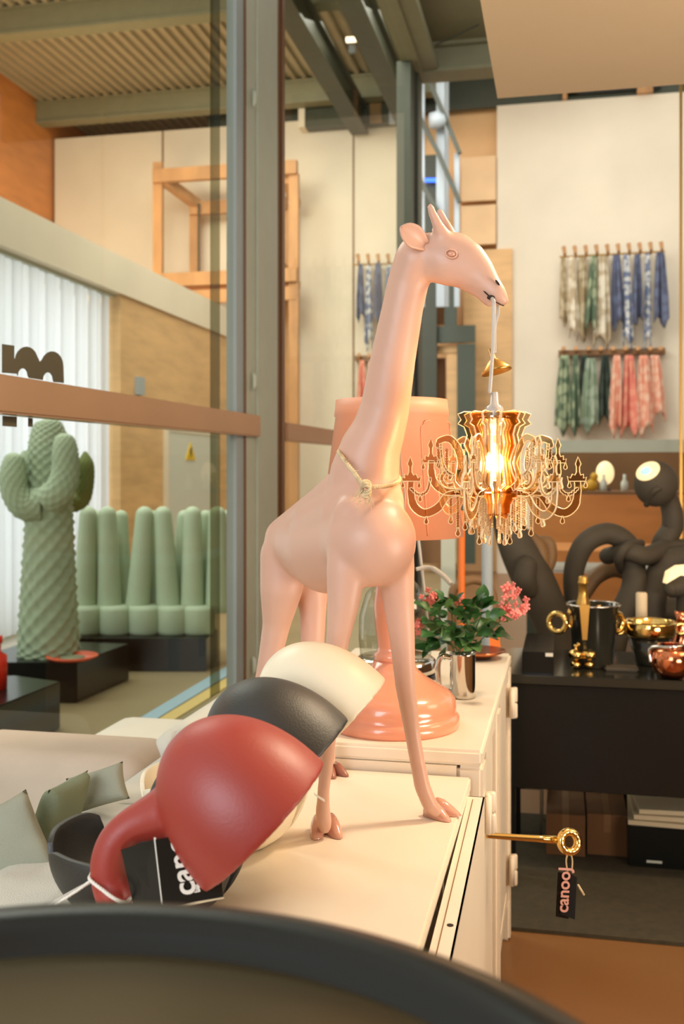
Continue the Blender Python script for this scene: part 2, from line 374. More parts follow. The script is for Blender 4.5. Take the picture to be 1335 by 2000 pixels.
# cream lowered ceiling at the top right
bm = NB(); box(bm, -0.232, -0.6, CAMH+1.35, 5.5, 3.72, CAMH+1.75); struct('ceiling_lowered', bm, M['soffit'])
# left court: corrugated roof, beams, side walls
bm = NB(); z = CAMH+5.42; x = -7.6; prof = []
while x < 0.2:
    prof += [(x, z), (x+0.055, z), (x+0.075, z-0.05), (x+0.125, z-0.05)]; x += 0.145
A = [bm.verts.new((a, 3.0, b)) for a, b in prof]; B = [bm.verts.new((a, 15.6, b)) for a, b in prof]
for i in range(len(prof)-1): bm.faces.new((A[i], A[i+1], B[i+1], B[i]))
struct('ceiling_corrugated', bm, M['corr'])
for k, (d, yb) in enumerate(((11.8, 60), (14.9, 240), (8.9, -100))):
    Y = d*0.907; beam('trim_%d' % (5+k), (-7.6, Y, CAMH+5.06, GX-0.2, Y+0.22, CAMH+5.38))
bm = NB(); box(bm, -7.6, 4.0, 3.0, -7.45, 15.6, CAMH+5.42); struct('wall_left', bm, M['plyorange'])
bm = NB(); box(bm, -7.6, 15.5, 3.0, GX, 15.65, CAMH+5.42); struct('wall_court_end', bm, M['plyorange'])
for k, (xx, zz) in enumerate(((-2.05, 4.98), (-2.75, 5.04))):
    beam('trim_%d' % (8+k), (xx-0.12, 3.5, CAMH+zz-0.35, xx+0.12, 13.9, CAMH+zz), M['darkgreen'])
# low side building of the court: window with blinds, plywood wall, fascia
SX = -4.2
ybl = PX(235, 900, SX).y; z1 = CAMH+2.10; z0f = CAMH+1.74
bm = NB(); box(bm, SX-0.16, ybl, 0, SX, 13.95, z0f); struct('wall_side', bm, M['ply'])
bm = NB(); box(bm, SX-0.3, 3.0, z0f, SX+0.03, 13.95, z1); struct('trim_10', bm, M['cream'])
bm = NB(); box(bm, SX-0.28, 5.0, z1-0.02, -7.4, 13.95, z1); struct('ceiling_side_building', bm, M['cream'])
t = tag(bpy.data.objects.new('window_1', None), kind='structure'); COL.objects.link(t)
bm = NB(); box(bm, SX-0.5, 4.0, 0.1, SX-0.46, ybl, z0f); obj('pane', bm, M['sky'], t)
bm = NB()
for yy in (4.0, 5.6, 7.2, ybl-0.06): box(bm, SX-0.45, yy, 0.0, SX-0.38, yy+0.06, z0f)
box(bm, SX-0.45, 4.0, 0.0, SX-0.38, ybl, 0.1); obj('window_frame', bm, M['frame'], t)
bt = thing('vertical_blinds', 'tall white vertical blinds across the bright window behind the cactus', 'blinds', (SX-0.1, 7.0, 0))
bm = NB(); box(bm, SX-0.16, 5.2, z0f-0.03, SX-0.06, ybl, z0f+0.0); obj('rail', bm, M['frame'], bt)
mb = mat('blind_slat', (232, 234, 234), 0.8); 
nt = mb.node_tree; b_ = nt.nodes['Principled BSDF']; tr = nt.nodes.new('ShaderNodeBsdfTranslucent'); tr.inputs[0].default_value = lin((236, 236, 238)); mx = nt.nodes.new('ShaderNodeMixShader'); mx.inputs[0].default_value = 0.62
o_ = [n for n in nt.nodes if n.type == 'OUTPUT_MATERIAL'][0]; nt.links.new(b_.outputs[0], mx.inputs[1]); nt.links.new(tr.outputs[0], mx.inputs[2]); nt.links.new(mx.outputs[0], o_.inputs[0])
yy = 5.2; sl = None; k = 0
while yy < ybl-0.05:
    if sl is None:
        bm = NB(); n = 5
        pts = [(0.03*math.sin(i/n*PI), -0.05+0.17*i/n) for i in range(n+1)]
        a = [bm.verts.new((x_, y_, 0.06)) for x_, y_ in pts]; b = [bm.verts.new((x_, y_, z0f-0.03)) for x_, y_ in pts]
        for i in range(n): bm.faces.new((a[i], a[i+1], b[i+1], b[i]))
        bm_me = bpy.data.meshes.new('slat'); bm.to_mesh(bm_me); bm.free(); bm_me.materials.append(mb); sl = bm_me
    o = bpy.data.objects.new('slat', sl); COL.objects.link(o); o.parent = bt; o.location = (-0.03+0.02*(k % 2), yy-7.0, 0)
    yy += 0.135; k += 1
# grey meter cupboard with warning sign, on the plywood wall
pa = PX(322, 860, SX); pb = PX(418, 860, SX)
mc = thing('meter_cupboard', 'pale grey metal cupboard door with yellow warning triangle on plywood wall', 'cupboard', (SX+0.02, pa.y, 1.0))
ztop = CAMH+(925-842)/F_*((pa-CAM).dot(FW)); zb = 0.4
bm = NB(); box(bm, SX, pa.y, zb, SX+0.04, pb.y, ztop); obj('door', bm, M['meter'], mc)
bm = NB()
for s in ((pa.y-0.05, pa.y), (pb.y, pb.y+0.05)): box(bm, SX, s[0], zb, SX+0.05, s[1], ztop+0.04)
box(bm, SX, pa.y, ztop, SX+0.05, pb.y, ztop+0.04); obj('frame', bm, M['cream'], mc)
c = PX(372, 886, SX+0.045); hh = 0.13
bm = NB(); prism(bm, [(-hh*1.2, -hh*0.55), (hh*1.2, -hh*0.55), (0, hh)], c, (0, 1, 0), (0, 0, 1), 0.01); sg = obj('warning_sign', bm, M['sign'], mc)
bm = NB(); prism(bm, [(-0.02, 0.05), (0.03, 0.06), (0.0, 0.0), (0.035, 0.0), (-0.03, -0.06), (-0.005, -0.01), (-0.04, -0.01)], c+Vector((0.008, 0, 0.01)), (0, 1, 0), (0, 0, 1), 0.004); obj('bolt_mark', bm, M['ink'], sg)
bm = NB(); p = PX(274, 760, SX+0.03); box(bm, p.x-0.03, p.y-0.07, p.z-0.06, p.x+0.02, p.y+0.07, p.z+0.12); tag(obj('wall_box', bm, M['postblue']), 'small pale box fixed high on the plywood wall', 'box')
# ---------------------------------------------------------------- timber rack against the end wall
rk = thing('timber_rack', 'tall open pine rack with chain standing against the end wall', 'rack', PY(430, 900, 13.0)*1.0)
rk.location.z = 0
def rpt(px, py, Y): return PY(px, py, Y)
for (px, Y, top) in ((309, 13.2, 318), (380, 13.75, 400), (574, 13.2, 340), (560, 13.75, 400)):
    p = rpt(px, top, Y); bm = NB(); box(bm, p.x-0.065, Y-0.04, 0, p.x+0.065, Y+0.04, p.z); obj('post', bm, M['timber'], rk)
for (a, b, Y) in (((300, 345), (580, 322), 13.15), ((318, 548), (580, 560), 13.15), ((372, 408), (560, 405), 13.7), ((318, 583), (580, 590), 13.2)):
    p = rpt(a[0], a[1], Y); q = rpt(b[0], b[1], Y); bm = NB(); box(bm, p.x, Y-0.05, p.z-0.09, q.x, Y+0.05, p.z+0.09); obj('rail', bm, M['timber'], rk)
for px0, py0, px1, py1 in ((318, 350, 385, 400), (560, 350, 578, 400), (545, 520, 578, 560)):
    bm = NB(); tube(bm, [rpt(px0, py0, 13.2), rpt(px1, py1, 13.7)], 0.09, 4); obj('brace', bm, M['timber'], rk)
bm = NB(); p = rpt(388, 400, 13.6)
for k in range(26): ell(bm, p-Vector((0, 0, 0.045*k)), .022, .022, .022, 8, 5)
obj('chain', bm, M['darkgreen'], rk)
bm = NB(); p = rpt(318, 500, 13.3); q = rpt(560, 560, 13.3); slab(bm, [(p.x, 13.25, q.z), (q.x, 13.25, q.z), (q.x, 13.7, q.z), (p.x, 13.7, q.z)], (0, 0, 0.05)); obj('shelf', bm, M['plyorange'], rk)

# ---------------------------------------------------------------- glazed wall
def gx(px, py=900, X=GX): return PX(px, py, X)
y455 = gx(455).y; y490 = gx(490).y; y545 = gx(545).y; y795 = gx(795).y; y812 = gx(812).y
# post made of two frames with a joint between them
zt2 = SZ
bm = NB(); box(bm, GX-0.03, y455, 0, GX+0.015, gx(471).y, zt2); struct('trim_11', bm, M['postblue'])
bm = NB(); box(bm, GX-0.04, gx(471).y, 0, GX+0.02, gx(490).y, zt2); struct('trim_12', bm, M['frame'])
bm = NB(); box(bm, GX-0.05, gx(491.5).y, 0, GX+0.03, gx(530).y, zt2); struct('trim_13', bm, M['frame'])
bm = NB(); box(bm, GX-0.05, gx(530).y, 0, GX+0.02, gx(538).y, zt2); box(bm, GX-0.05, gx(540).y, 0, GX+0.03, y545, zt2); box(bm, GX-0.045, gx(470).y-0.005, 0, GX+0.022, gx(471.5).y, zt2); struct('trim_14', bm, M['bronze'])
bm = NB(); box(bm, GX-0.1, y795, 0, GX+0.03, gx(803).y, SZ); box(bm, GX-0.1, gx(804).y, 0, GX+0.06, y812, SZ); struct('trim_15', bm, M['darkgreen'])
# small lock keeps on the joint
for k, py in enumerate((192, 745, 1300)):
    p = PX(491, py, GX+0.03); bm = NB(); tube(bm, [p+Vector((0.008, 0, -0.04)), p+Vector((0.014, 0, -0.02)), p+Vector((0.014, 0, 0.02)), p+Vector((0.008, 0, 0.04))], [0.006, 0.011, 0.011, 0.006], 8)
    tag(obj('frame_catch', bm, M['frame'], smooth=True), ('small white catch high on the window frame joint', 'small white catch on the frame joint above the copper transom', 'small white catch low on the window frame joint')[k], 'catch')
# transoms
za = CAMH+0.275-0.03; zb = CAMH+0.205-0.03
def transom(name, Y0, Y1, tp, bt_):
    # tp, bt_: heights at both ends
    bm = NB(); quadbox(bm, [(GX-0.02, Y0, bt_[0]), (GX+0.045, Y0, bt_[0]), (GX+0.045, Y1, bt_[1]), (GX-0.02, Y1, bt_[1]), (GX-0.02, Y0, tp[0]), (GX+0.045, Y0, tp[0]), (GX+0.045, Y1, tp[1]), (GX-0.02, Y1, tp[1])])
    bmesh.ops.bevel(bm, geom=bm.edges[:], offset=0.006, segments=2, affect='EDGES'); struct(name, bm, M['transom'])
t0 = PX(0, 729, GX+0.045); t1 = PX(490, 808, GX+0.045); s0 = PX(0, 806, GX+0.045); s1 = PX(490, 851, GX+0.045)
k = (t1.z-t0.z)/(t1.y-t0.y); k2 = (s1.z-s0.z)/(s1.y-s0.y)
transom('trim_16', t0.y-1.2, gx(491).y, (t0.z-1.2*k, t1.z), (s0.z-1.2*k2, s1.z))
t0 = PX(545, 822, GX+0.045); t1 = PX(650, 836, GX+0.045); s0 = PX(545, 859, GX+0.045)
transom('trim_17', y545, y795, (t0.z, t0.z+0.03), (s0.z, s0.z+0.03))
def paneX(n, Y0, Y1, Z0, Z1, m=None, X=GX):
    bm = NB(); v = [bm.verts.new(p) for p in ((X, Y0, Z0), (X, Y1, Z0), (X, Y1, Z1), (X, Y0, Z1))]; bm.faces.new(v)
    t = tag(bpy.data.objects.new('window_%d' % n, None), kind='structure'); COL.objects.link(t); obj('pane', bm, m or M['glass'], t)
paneX(5, 1.2, y455, 0.05, SZ); paneX(6, y545, y795, 0.05, SZ)
# narrow tinted leaf beside the frame
paneX(7, PX(410, 900, GX-0.06).y, y455, 0.4, CAMH+2.9, M['tint'], GX-0.06)
# letter shaped decals on the glass, cut by the transom
def gpoly(name, pts, label):
    t = bm = NB(); v3 = [PX(x, y, GX+0.003) for x, y in pts]
    A = [bm.verts.new(p) for p in v3]; B = [bm.verts.new(p+Vector((-0.002, 0, 0))) for p in v3]
    bm.faces.new(A); bm.faces.new(B[::-1]); n = len(A)
    for i in range(n): bm.faces.new((A[i], B[i], B[(i+1) % n], A[(i+1) % n]))
    tag(obj(name, bm, M['decal']), label, 'window lettering')
mpts = [(5, 672), (28, 675), (28, 700)]+[(52+22*math.cos(a), 705-28*math.sin(a)) for a in [PI*0.95-i*PI*0.75/8 for i in range(9)]]+[(78, 707)]+[(102+22*math.cos(a), 716-30*math.sin(a)) for a in [PI*0.85-i*PI*0.85/8 for i in range(9)]]+[(125, 748), (105, 746)]+[(94+10*math.cos(a), 742-15*math.sin(a)) for a in [i*PI/6 for i in range(7)]]+[(82, 742), (57, 738)]+[(45+10*math.cos(a), 734-15*math.sin(a)) for a in [i*PI/6 for i in range(7)]]+[(34, 730), (5, 728)]
gpoly('letter_m', mpts, 'brown letter m with rounded arches on the glass above the transom')
gpoly('letter_fragment', [(6, 812), (33, 814), (33, 834), (6, 832)], 'cut lower stroke of a brown letter on the glass below transom, far left')
gpoly('letter_fragment', [(56, 816), (64, 817), (64, 834), (56, 833)], 'narrow lower stroke of a brown letter beside the cactus top')

# ---------------------------------------------------------------- hall stair railing beyond the corner post
sr = thing('stair_rail', 'dark diagonal stair rails on pale posts behind the corner post', 'railing', PY(850, 900, 12.5)); sr.location.z = 0
for (x0, x1, y0, y1, Y) in ((815, 829, 150, 600, 12.4), (852, 868, 160, 600, 12.4), (868, 876, 150, 600, 12.9), (887, 897, 300, 600, 12.4)):
    a = PY(x0, y1, Y); b = PY(x1, y0, Y); bm = NB(); box(bm, a.x, Y-0.03, a.z, b.x, Y+0.03, b.z); obj('post', bm, M['postblue'], sr)
for pts in (((838, 160), (866, 222), (897, 300)), ((812, 215), (856, 300), (897, 395)), ((812, 340), (850, 405), (880, 470))):
    bm = NB(); tube(bm, [PY(x, y, 12.3) for x, y in pts], 0.038, 4); obj('rail', bm, M['darkgreen'], sr)
bm = NB(); p = PY(855, 235, 12.2); lathe(bm, [(0, -0.1), (0.09, -0.1), (0.11, 0), (0.06, 0.08), (0, 0.1)], p, 16, (1, 0, 0)); obj('spotlight', bm, M['postblue'], sr, True)
bm = NB(); p = PY(812, 160, 13.4); q = PY(852, 480, 13.4); box(bm, p.x, 13.4, 2.0, q.x, 13.5, SZ+0.4); struct('wall_stairwell', bm, M['darkgreen'])
bm = NB(); a = PY(829, 352, 13.3); b = PY(855, 352, 13.3); tube(bm, [a, b], 0.028, 8); tag(obj('blue_light', bm, M['bluelight']), 'short glowing blue strip light in the stairwell', 'light')
bm = NB(); a = PY(676, 78, 12.0); b = PY(738, 74, 12.0); tube(bm, [a, b], 0.035, 8); tag(obj('tube_light', bm, M['tubelight']), 'warm glowing tube light hanging under the dark court roof', 'light')
for k, (x0, x1, y0, y1, Y) in enumerate(((681, 694, -60, 105, 12.6), (760, 776, 125, 243, 13.6))):
    a = PY(x0, y1, Y); b = PY(x1, y0, Y); bm = NB(); box(bm, a.x, Y-0.03, a.z, b.x, Y+0.03, b.z)
    struct('trim_%d' % (20+k), bm, M['postblue'])
# two panels tint the wall with an orange glow; ply panel, teal door frame
for k, (x0, x1, y0, y1) in enumerate(((900, 968, 305, 395), (900, 968, 400, 480), (905, 1000, 486, 860))):
    a = PY(x0, y1, BY-0.02); b = PY(x1, y0, BY-0.02); bm = NB(); box(bm, a.x, BY-0.05, a.z, b.x, BY+0.24, b.z); struct('wall_panel_%d' % (k+1), bm, M['ply'] if k == 2 else mat('orange_glow_panel', (228, 190, 142), 0.6, noise=0.08, nscale=2))
dr = tag(bpy.data.objects.new('door_1', None), kind='structure'); COL.objects.link(dr)
def rectY(bm, x0, y0, x1, y1, Y, th=0.06):
    a = PY(x0, y1, Y); b = PY(x1, y0, Y); box(bm, a.x, Y-th, a.z, b.x, Y, b.z)
bm = NB(); rectY(bm, 868, 540, 892, 640, 13.6); rectY(bm, 812, 636, 928, 672, 13.55); rectY(bm, 893, 672, 928, 1100, 13.55); rectY(bm, 806, 640, 815, 1100, 13.5); obj('door_frame', bm, M['teal'], dr)
bm = NB(); rectY(bm, 815, 560, 868, 636, 13.9); rectY(bm, 815, 700, 870, 1100, 13.8); obj('door_leaf', bm, M['plydark'], dr)
bm = NB(); rectY(bm, 815, 676, 893, 692, 13.65); rectY(bm, 872, 692, 893, 1100, 13.65); obj('door_lining', bm, M['ply'], dr)
# grey-green beam over the knotted sculptures and what lies under it
Yb = 8.0
a = PY(1062, 884, Yb); b = PY(1500, 857, Yb); bm = NB(); box(bm, a.x, Yb, a.z, 5.4, Yb+0.25, b.z+0.0); struct('trim_30', bm, M['frame'])
bm = NB(); a = PY(1325, 2000, 7.9); box(bm, PY(1327, 900, 7.6).x, 7.6, 0, PY(1332, 900, 7.6).x, 7.64, CAMH+3.2); struct('trim_31', bm, M['brass'])
bm = NB(); a = PY(1068, 980, 9.5); box(bm, a.x, 9.5, 0.3, 5.4, 9.6, PY(1100, 870, 9.5).z); struct('wall_niche', bm, M['plydark'])
bm = NB(); a = PY(1040, 966, 8.3); box(bm, a.x, 8.3, 0.0, 5.4, 8.4, a.z); struct('wall_low_timber', bm, M['plyorange'])
bm = NB(); a = PY(1085, 955, 8.5); box(bm, a.x, 8.42, a.z-0.06, 5.0, 9.3, a.z-0.02); obj_sh = tag(obj('niche_shelf', bm, M['plydark']), 'brown shelf in the dark niche above the orange timber wall', 'shelf')
# things in the niche
zsh = a.z-0.02
bm = NB(); p = PY(1181, 924, 8.8); ell(bm, p, 0.075, 0.10, 0.06, 20, 14); 
lo = thing('oval_lamp', 'glowing white egg-shaped lamp in the dark niche', 'lamp', (p.x, p.y, zsh)); obj('globe', bm, M['domeglow'], lo, True)
bm = NB(); lathe(bm, [(0, 0), (0.05, 0), (0.05, 0.012), (0.012, 0.03), (0.012, p.z-zsh-0.09), (0, p.z-zsh-0.09)], (p.x, p.y, zsh), 16); obj('stand', bm, M['tube'], lo, True)
bm = NB(); p = PY(1155, 955, 8.7); q = Vector((p.x, p.y, zsh)); ell(bm, q+Vector((0, 0, 0.05)), 0.05, 0.05, 0.04); ell(bm, q+Vector((0.02, 0, 0.12)), 0.032, 0.035, 0.03); ell(bm, q+Vector((-0.07, 0, 0.025)), 0.06, 0.025, 0.03)
tag(obj('yellow_figurine', bm, M['toyyellow'], smooth=True), 'small yellow sitting figurine on the niche shelf', 'figurine')
for k, (px, lab) in enumerate(((1178, 'left pale bottle on the niche shelf'), (1219, 'right pale bottle on the niche shelf'))):
    p = PY(px, 955, 8.7); bm = NB(); lathe(bm, [(0, 0), (0.03, 0), (0.03, 0.07), (0.012, 0.1), (0.012, 0.14), (0, 0.14)], (p.x, p.y, zsh), 16)
    tag(obj('bottle', bm, M['meter'], smooth=True), lab, 'bottle')
# sofa shape behind the sculptures: cream bench edge
bm = NB(); a = PY(1000, 1115, 6.6); b = PY(1130, 1096, 6.6); box(bm, a.x, 6.5, a.z, 3.6, 7.3, b.z); bmesh.ops.bevel(bm, geom=bm.edges[:], offset=0.02, segments=2, affect='EDGES')
bn = thing('long_table', 'long table with cream edge and orange top behind the knotted seats', 'table', (a.x+1, 6.9, 0)); obj('table_edge', bm, M['sofa'], bn)
bm = NB(); box(bm, a.x+0.02, 6.52, b.z, 3.58, 7.28, b.z+0.07); obj('tabletop', bm, M['plyorange'], bn)
for xx in (a.x+0.12, 3.4):
    for yy in (6.6, 7.2): bm = NB(); box(bm, xx-0.03, yy-0.03, 0, xx+0.03, yy+0.03, a.z); obj('leg', bm, M['darkgreen'], bn)
# ================================================================= WHITE CABINETS
XL = -0.62; XN = -0.172; XF = -0.150; YE = 1.955
nc = thing('metal_cabinet', 'low white metal cabinet the pink giraffe stands on, door ajar', 'cabinet', (-0.4, 1.4, 0))
YN = 0.86
bm = NB(); box(bm, XL, YN, NT-0.025, XN, YE-0.004, NT); bmesh.ops.bevel(bm, geom=bm.edges[:], offset=0.003, segments=2, affect='EDGES'); obj('top', bm, M['steel_white'], nc)
bm = NB(); box(bm, XL+0.002, YN+0.002, 0.08, XN-0.045, YE-0.006, NT-0.026); obj('body', bm, M['steel_white'], nc)
bm = NB(); box(bm, XN-0.045, YN+0.003, 0.06, XN-0.002, YN+0.04, NT-0.026); box(bm, XN-0.045, YE-0.04, 0.06, XN-0.002, YE-0.006, NT-0.026); obj('door_frame', bm, M['steel_white'], nc)
def leaf_door(name, hinge, end, z0, z1, th, parent, holes=()):
    """door leaf as a folded steel tray: face, returned edges, recessed back"""
    h = Vector(hinge); e = Vector(end); d = (e-h).normalized(); n = Vector((d.y, -d.x, 0)); n = n if n.x > 0 else -n
    d = d if True else d
    bm = NB(); o = h.copy(); L = (e-h).length
    def bx(u0, u1, v0, v1, a, b):
        quadbox(bm, [o+d*u0+n*v0+UP*(a-o.z), o+d*u1+n*v0+UP*(a-o.z), o+d*u1+n*v1+UP*(a-o.z), o+d*u0+n*v1+UP*(a-o.z), o+d*u0+n*v0+UP*(b-o.z), o+d*u1+n*v0+UP*(b-o.z), o+d*u1+n*v1+UP*(b-o.z), o+d*u0+n*v1+UP*(b-o.z)])
    bx(0, L, th-0.003, th, z0, z1); bx(0, L, 0, th, z1-0.003, z1); bx(0, L, 0, th, z0, z0+0.003); bx(0, 0.003, 0, th, z0, z1); bx(L-0.003, L, 0, th, z0, z1)
    dd = obj(name, bm, M['steel_white'], parent)
    for u, v in holes:
        bm = NB(); lathe(bm, [(0, -0.001), (0.0045, -0.001), (0.0045, 0.0008), (0, 0.0008)], o+d*u+n*v+UP*(z1-o.z), 14); obj('hole', bm, M['pink_dark'], dd)
    bm = NB(); pz = z1+0.0006; slab(bm, [o+d*0.02+n*0.009+UP*(z1-o.z), o+d*(L-0.03)+n*0.009+UP*(z1-o.z), o+d*(L-0.03)+n*0.0105+UP*(z1-o.z), o+d*0.02+n*0.0105+UP*(z1-o.z)], (0, 0, 0.0006)); obj('seam', bm, M['plydark'], dd)
    return dd
dd = leaf_door('door', (XN+0.000, 1.90, 0), (XN+0.012, 0.95, 0), 0.1, NT-0.02, 0.03, nc, ((0.55, 0.019), (0.66, 0.019)))
def hinge(p, parent, h=0.075, out=0.013):
    """lift-off hinge: flag and two knuckles"""
    p = Vector(p); bm = NB(); box(bm, p.x-0.002, p.y-0.02, p.z-h/2, p.x+out, p.y+0.012, p.z+h/2)
    bmesh.ops.bevel(bm, geom=bm.edges[:], offset=0.003, segments=2, affect='EDGES')
    for s in (-1, 1):
        c = p+Vector((out, 0.0, s*h*0.27)); lathe(bm, [(0, -h*0.25), (0.006, -h*0.25), (0.0075, -h*0.2), (0.0075, h*0.2), (0.006, h*0.25), (0, h*0.25)], c, 12)
    return obj('hinge', bm, M['steel_white'], parent, True)
hinge((XN+0.002, 1.91, PY(905, 1700, 1.9).z), nc); hinge((XN+0.002, 1.91, 0.18), nc)

fc = thing('metal_cabinet', 'taller white metal cabinet carrying the pink lamp and flowers', 'cabinet', (-0.4, 2.5, 0))
YB = 3.04
bm = NB(); box(bm, XL, YE, FT-0.03, XF, YB, FT); bmesh.ops.bevel(bm, geom=bm.edges[:], offset=0.006, segments=3, affect='EDGES'); obj('top', bm, M['steel_white'], fc)
bm = NB(); box(bm, XL+0.003, YE+0.002, 0.1, XF-0.05, YB-0.003, FT-0.031); obj('body', bm, M['steel_white'], fc)
def post(y0, y1, x0=XF-0.05, x1=XF+0.0, z0=0.0, z1=None):
    bm = NB(); box(bm, x0, y0, z0, x1, y1, (z1 or FT-0.031)); bmesh.ops.bevel(bm, geom=bm.edges[:], offset=0.007, segments=3, affect='EDGES'); obj('post', bm, M['steel_white'], fc)
post(YE+0.002, YE+0.09); post(2.42, 2.50, x1=XF+0.002); post(YB-0.05, YB-0.003)
for (a, b) in ((YE+0.095, 2.415), (2.505, YB-0.055)):
    bm = NB(); box(bm, XF-0.046, a, 0.12, XF-0.012, b, FT-0.06); bmesh.ops.bevel(bm, geom=bm.edges[:], offset=0.003, segments=2, affect='EDGES'); obj('door', bm, M['steel_white'], fc)
    bm = NB(); box(bm, XF-0.012, a+0.05, FT-0.058, XF-0.004, b-0.03, FT-0.035); obj('upper_rail', bm, M['steel_white'], fc)
bm = NB(); box(bm, XF-0.05, YE+0.01, 0.1, XF-0.01, YB-0.01, 0.14); obj('lower_rail', bm, M['steel_white'], fc)
for px, py, X in ((948, 1586, XF+0.002), (1014, 1372, XF+0.002), (1013, 1698, XF+0.002)):
    y = {948: 2.03, 1014: 2.99, 1013: 2.99}[px]; dpt = (Vector((XF, y, 0))-CAM).dot(FW); hinge((XF, y, CAMH-(py-HZ)/F_*dpt), fc, 0.078 if px == 948 else 0.085)
# gold key-shaped hook with ring, standing out of the far cabinet's door, and its black tag
kd = 2.10
k0 = P(957, 1632, kd); k1 = P(1086, 1640, kd); rc = P(1111, 1644, kd)
gk = thing('key_hook', 'polished gold key-like rod with ring sticking out of the cabinet door', 'hook', k0)
bm = NB(); tube(bm, [k0-RT*0.03, k0, P(1050, 1638, kd), k1], [0.0055, 0.0058, 0.007, 0.0085], 14); obj('rod', bm, M['gold'], gk, True)
bm = NB(); ax = (FW*-0.8+RT*0.25+UP*0.25).normalized(); u = ax.orthogonal().normalized(); v = ax.cross(u)
tube(bm, [rc+0.0195*(math.cos(a)*u+math.sin(a)*v) for a in [i*2*PI/28 for i in range(28)]], 0.0083, 12, cyc=True); rg = obj('ring', bm, M['gold'], gk, True)
for i in range(14):
    a = i*2*PI/14; bm = NB(); bmesh.ops.create_uvsphere(bm, u_segments=8, v_segments=6, radius=0.0024, matrix=Matrix.Translation(rc+0.0195*(math.cos(a)*u+math.sin(a)*v)+ax*0.0078)); obj('bead', bm, M['gold'], rg, True)
tg = thing('swing_tag', 'black hanging tag with pink lettering on a loop from the gold ring', 'tag', P(1111, 1690, kd))
bm = NB(); d2 = kd-0.01
tube(bm, bez([P(1111, 1660, d2), P(1105, 1680, d2), P(1108, 1704, d2)], 6), 0.0016, 6); obj('cord', bm, M['twine'], tg, True); bm = NB(); tube(bm, bez([P(1112, 1660, d2), P(1117, 1680, d2), P(1116, 1702, d2)], 6), 0.0016, 6)
obj('cord', bm, M['twine'], tg, True); bm = NB(); tube(bm, [P(1128, 1728, d2-0.004), P(1140, 1748, d2-0.004)], 0.0024, 6); obj('cord', bm, M['twine'], tg, True)
def card(name, c4, th, m, parent, n=-1):
    bm = NB(); slab(bm, c4, FW*th); return obj(name, bm, m, parent)
card('back_tag', [P(1084, 1790, d2+0.004), P(1110, 1795, d2+0.004), P(1112, 1706, d2+0.004), P(1088, 1703, d2+0.004)], 0.001, M['blackbox'], tg)
ft_ = card('front_tag', [P(1094, 1786, d2), P(1122, 1796, d2-0.008), P(1126, 1714, d2-0.008), P(1100, 1698, d2)], 0.001, M['blackbox'], tg)
text('lettering', 'canooJ', 0.034, P(1108, 1783, d2-0.012), UP*1+RT*0.06, -RT, mat('print_pink', (226, 166, 150), 0.5), ft_)

# ================================================================= GIRAFFE
gp = P(700, 1600, 1.75); gp.z = NT
gr = thing('giraffe_figure', 'tall pale pink standing giraffe figure biting the chandelier cord', 'statue', gp)
bm = NB()
chain(bm, [(573, 1072, 1.90, 60, .85), (600, 1062, 1.87, 68, .9), (645, 1072, 1.79, 88), (708, 1055, 1.69, 92), (722, 1056, 1.65, 91)], step=0.08, seg=28, rings=18)
chain(bm, [(560, 1052, 1.90, 44), (600, 1022, 1.85, 46), (640, 992, 1.78, 48), (676, 966, 1.72, 54)], step=0.12)
chain(bm, [(645, 1040, 1.79, 80), (700, 1010, 1.70, 84), (714, 985, 1.68, 76)], step=0.1)
chain(bm, [(700, 1010, 1.69, 80), (712, 960, 1.69, 72), (711, 930, 1.69, 69), (722, 880, 1.685, 60), (738, 845, 1.68, 53), (751, 800, 1.675, 49), (767, 700, 1.66, 45), (786, 600, 1.645, 41), (797, 550, 1.64, 41), (812, 508, 1.63, 43)])
# skull, muzzle and jaw
chain(bm, [(818, 500, 1.63, 44, .85), (850, 500, 1.62, 47, .8), (880, 507, 1.61, 53, .68), (905, 514, 1.605, 48, .66), (930, 532, 1.60, 37, .7), (952, 556, 1.595, 26, .85), (968, 572, 1.59, 21, .95), (978, 584, 1.59, 15, 1.0)], step=0.2)
chain(bm, [(985, 588, 1.59, 9.5, 1.3), (978, 580, 1.59, 13, 1.2)])
chain(bm, [(870, 490, 1.61, 40, .8), (897, 474, 1.61, 20, .9), (906, 477, 1.61, 18, 1.0), (915, 492, 1.61, 19, 1)])
chain(bm, [(850, 515, 1.615, 38, .75), (900, 535, 1.61, 28, .7), (938, 564, 1.60, 19, .8), (955, 588, 1.595, 13, .9)])
# horn stems
chain(bm, [(840, 404, 1.585, 8.5, 1), (842, 412, 1.586, 9), (852, 435, 1.59, 11), (864, 462, 1.60, 17, 1)])
chain(bm, [(858, 414, 1.64, 8.5, 1), (866, 430, 1.64, 9.5), (880, 462, 1.635, 14, 1)])
# front leg nearest in the middle of the picture
chain(bm, [(690, 1010, 1.63, 45, .8), (686, 1060, 1.625, 46, .8), (676, 1110, 1.62, 40, .85), (670, 1180, 1.62, 32, .95), (660, 1245, 1.62, 24), (652, 1320, 1.62, 19), (644, 1400, 1.61, 17), (638, 1480, 1.61, 15.5), (631, 1550, 1.605, 12.5), (630, 1585, 1.61, 15), (632, 1602, 1.612, 17), (634, 1617, 1.615, 13)])
# front leg on the right
chain(bm, [(762, 1060, 1.66, 46, .8), (772, 1110, 1.67, 38, .9), (778, 1180, 1.68, 31, .95), (785, 1245, 1.685, 25.5), (791, 1337, 1.69, 21), (803, 1420, 1.70, 16.5), (813, 1480, 1.70, 15.5), (824, 1535, 1.70, 16.5), (838, 1570, 1.70, 16), (848, 1581, 1.705, 14.5), (853, 1588, 1.705, 12)])
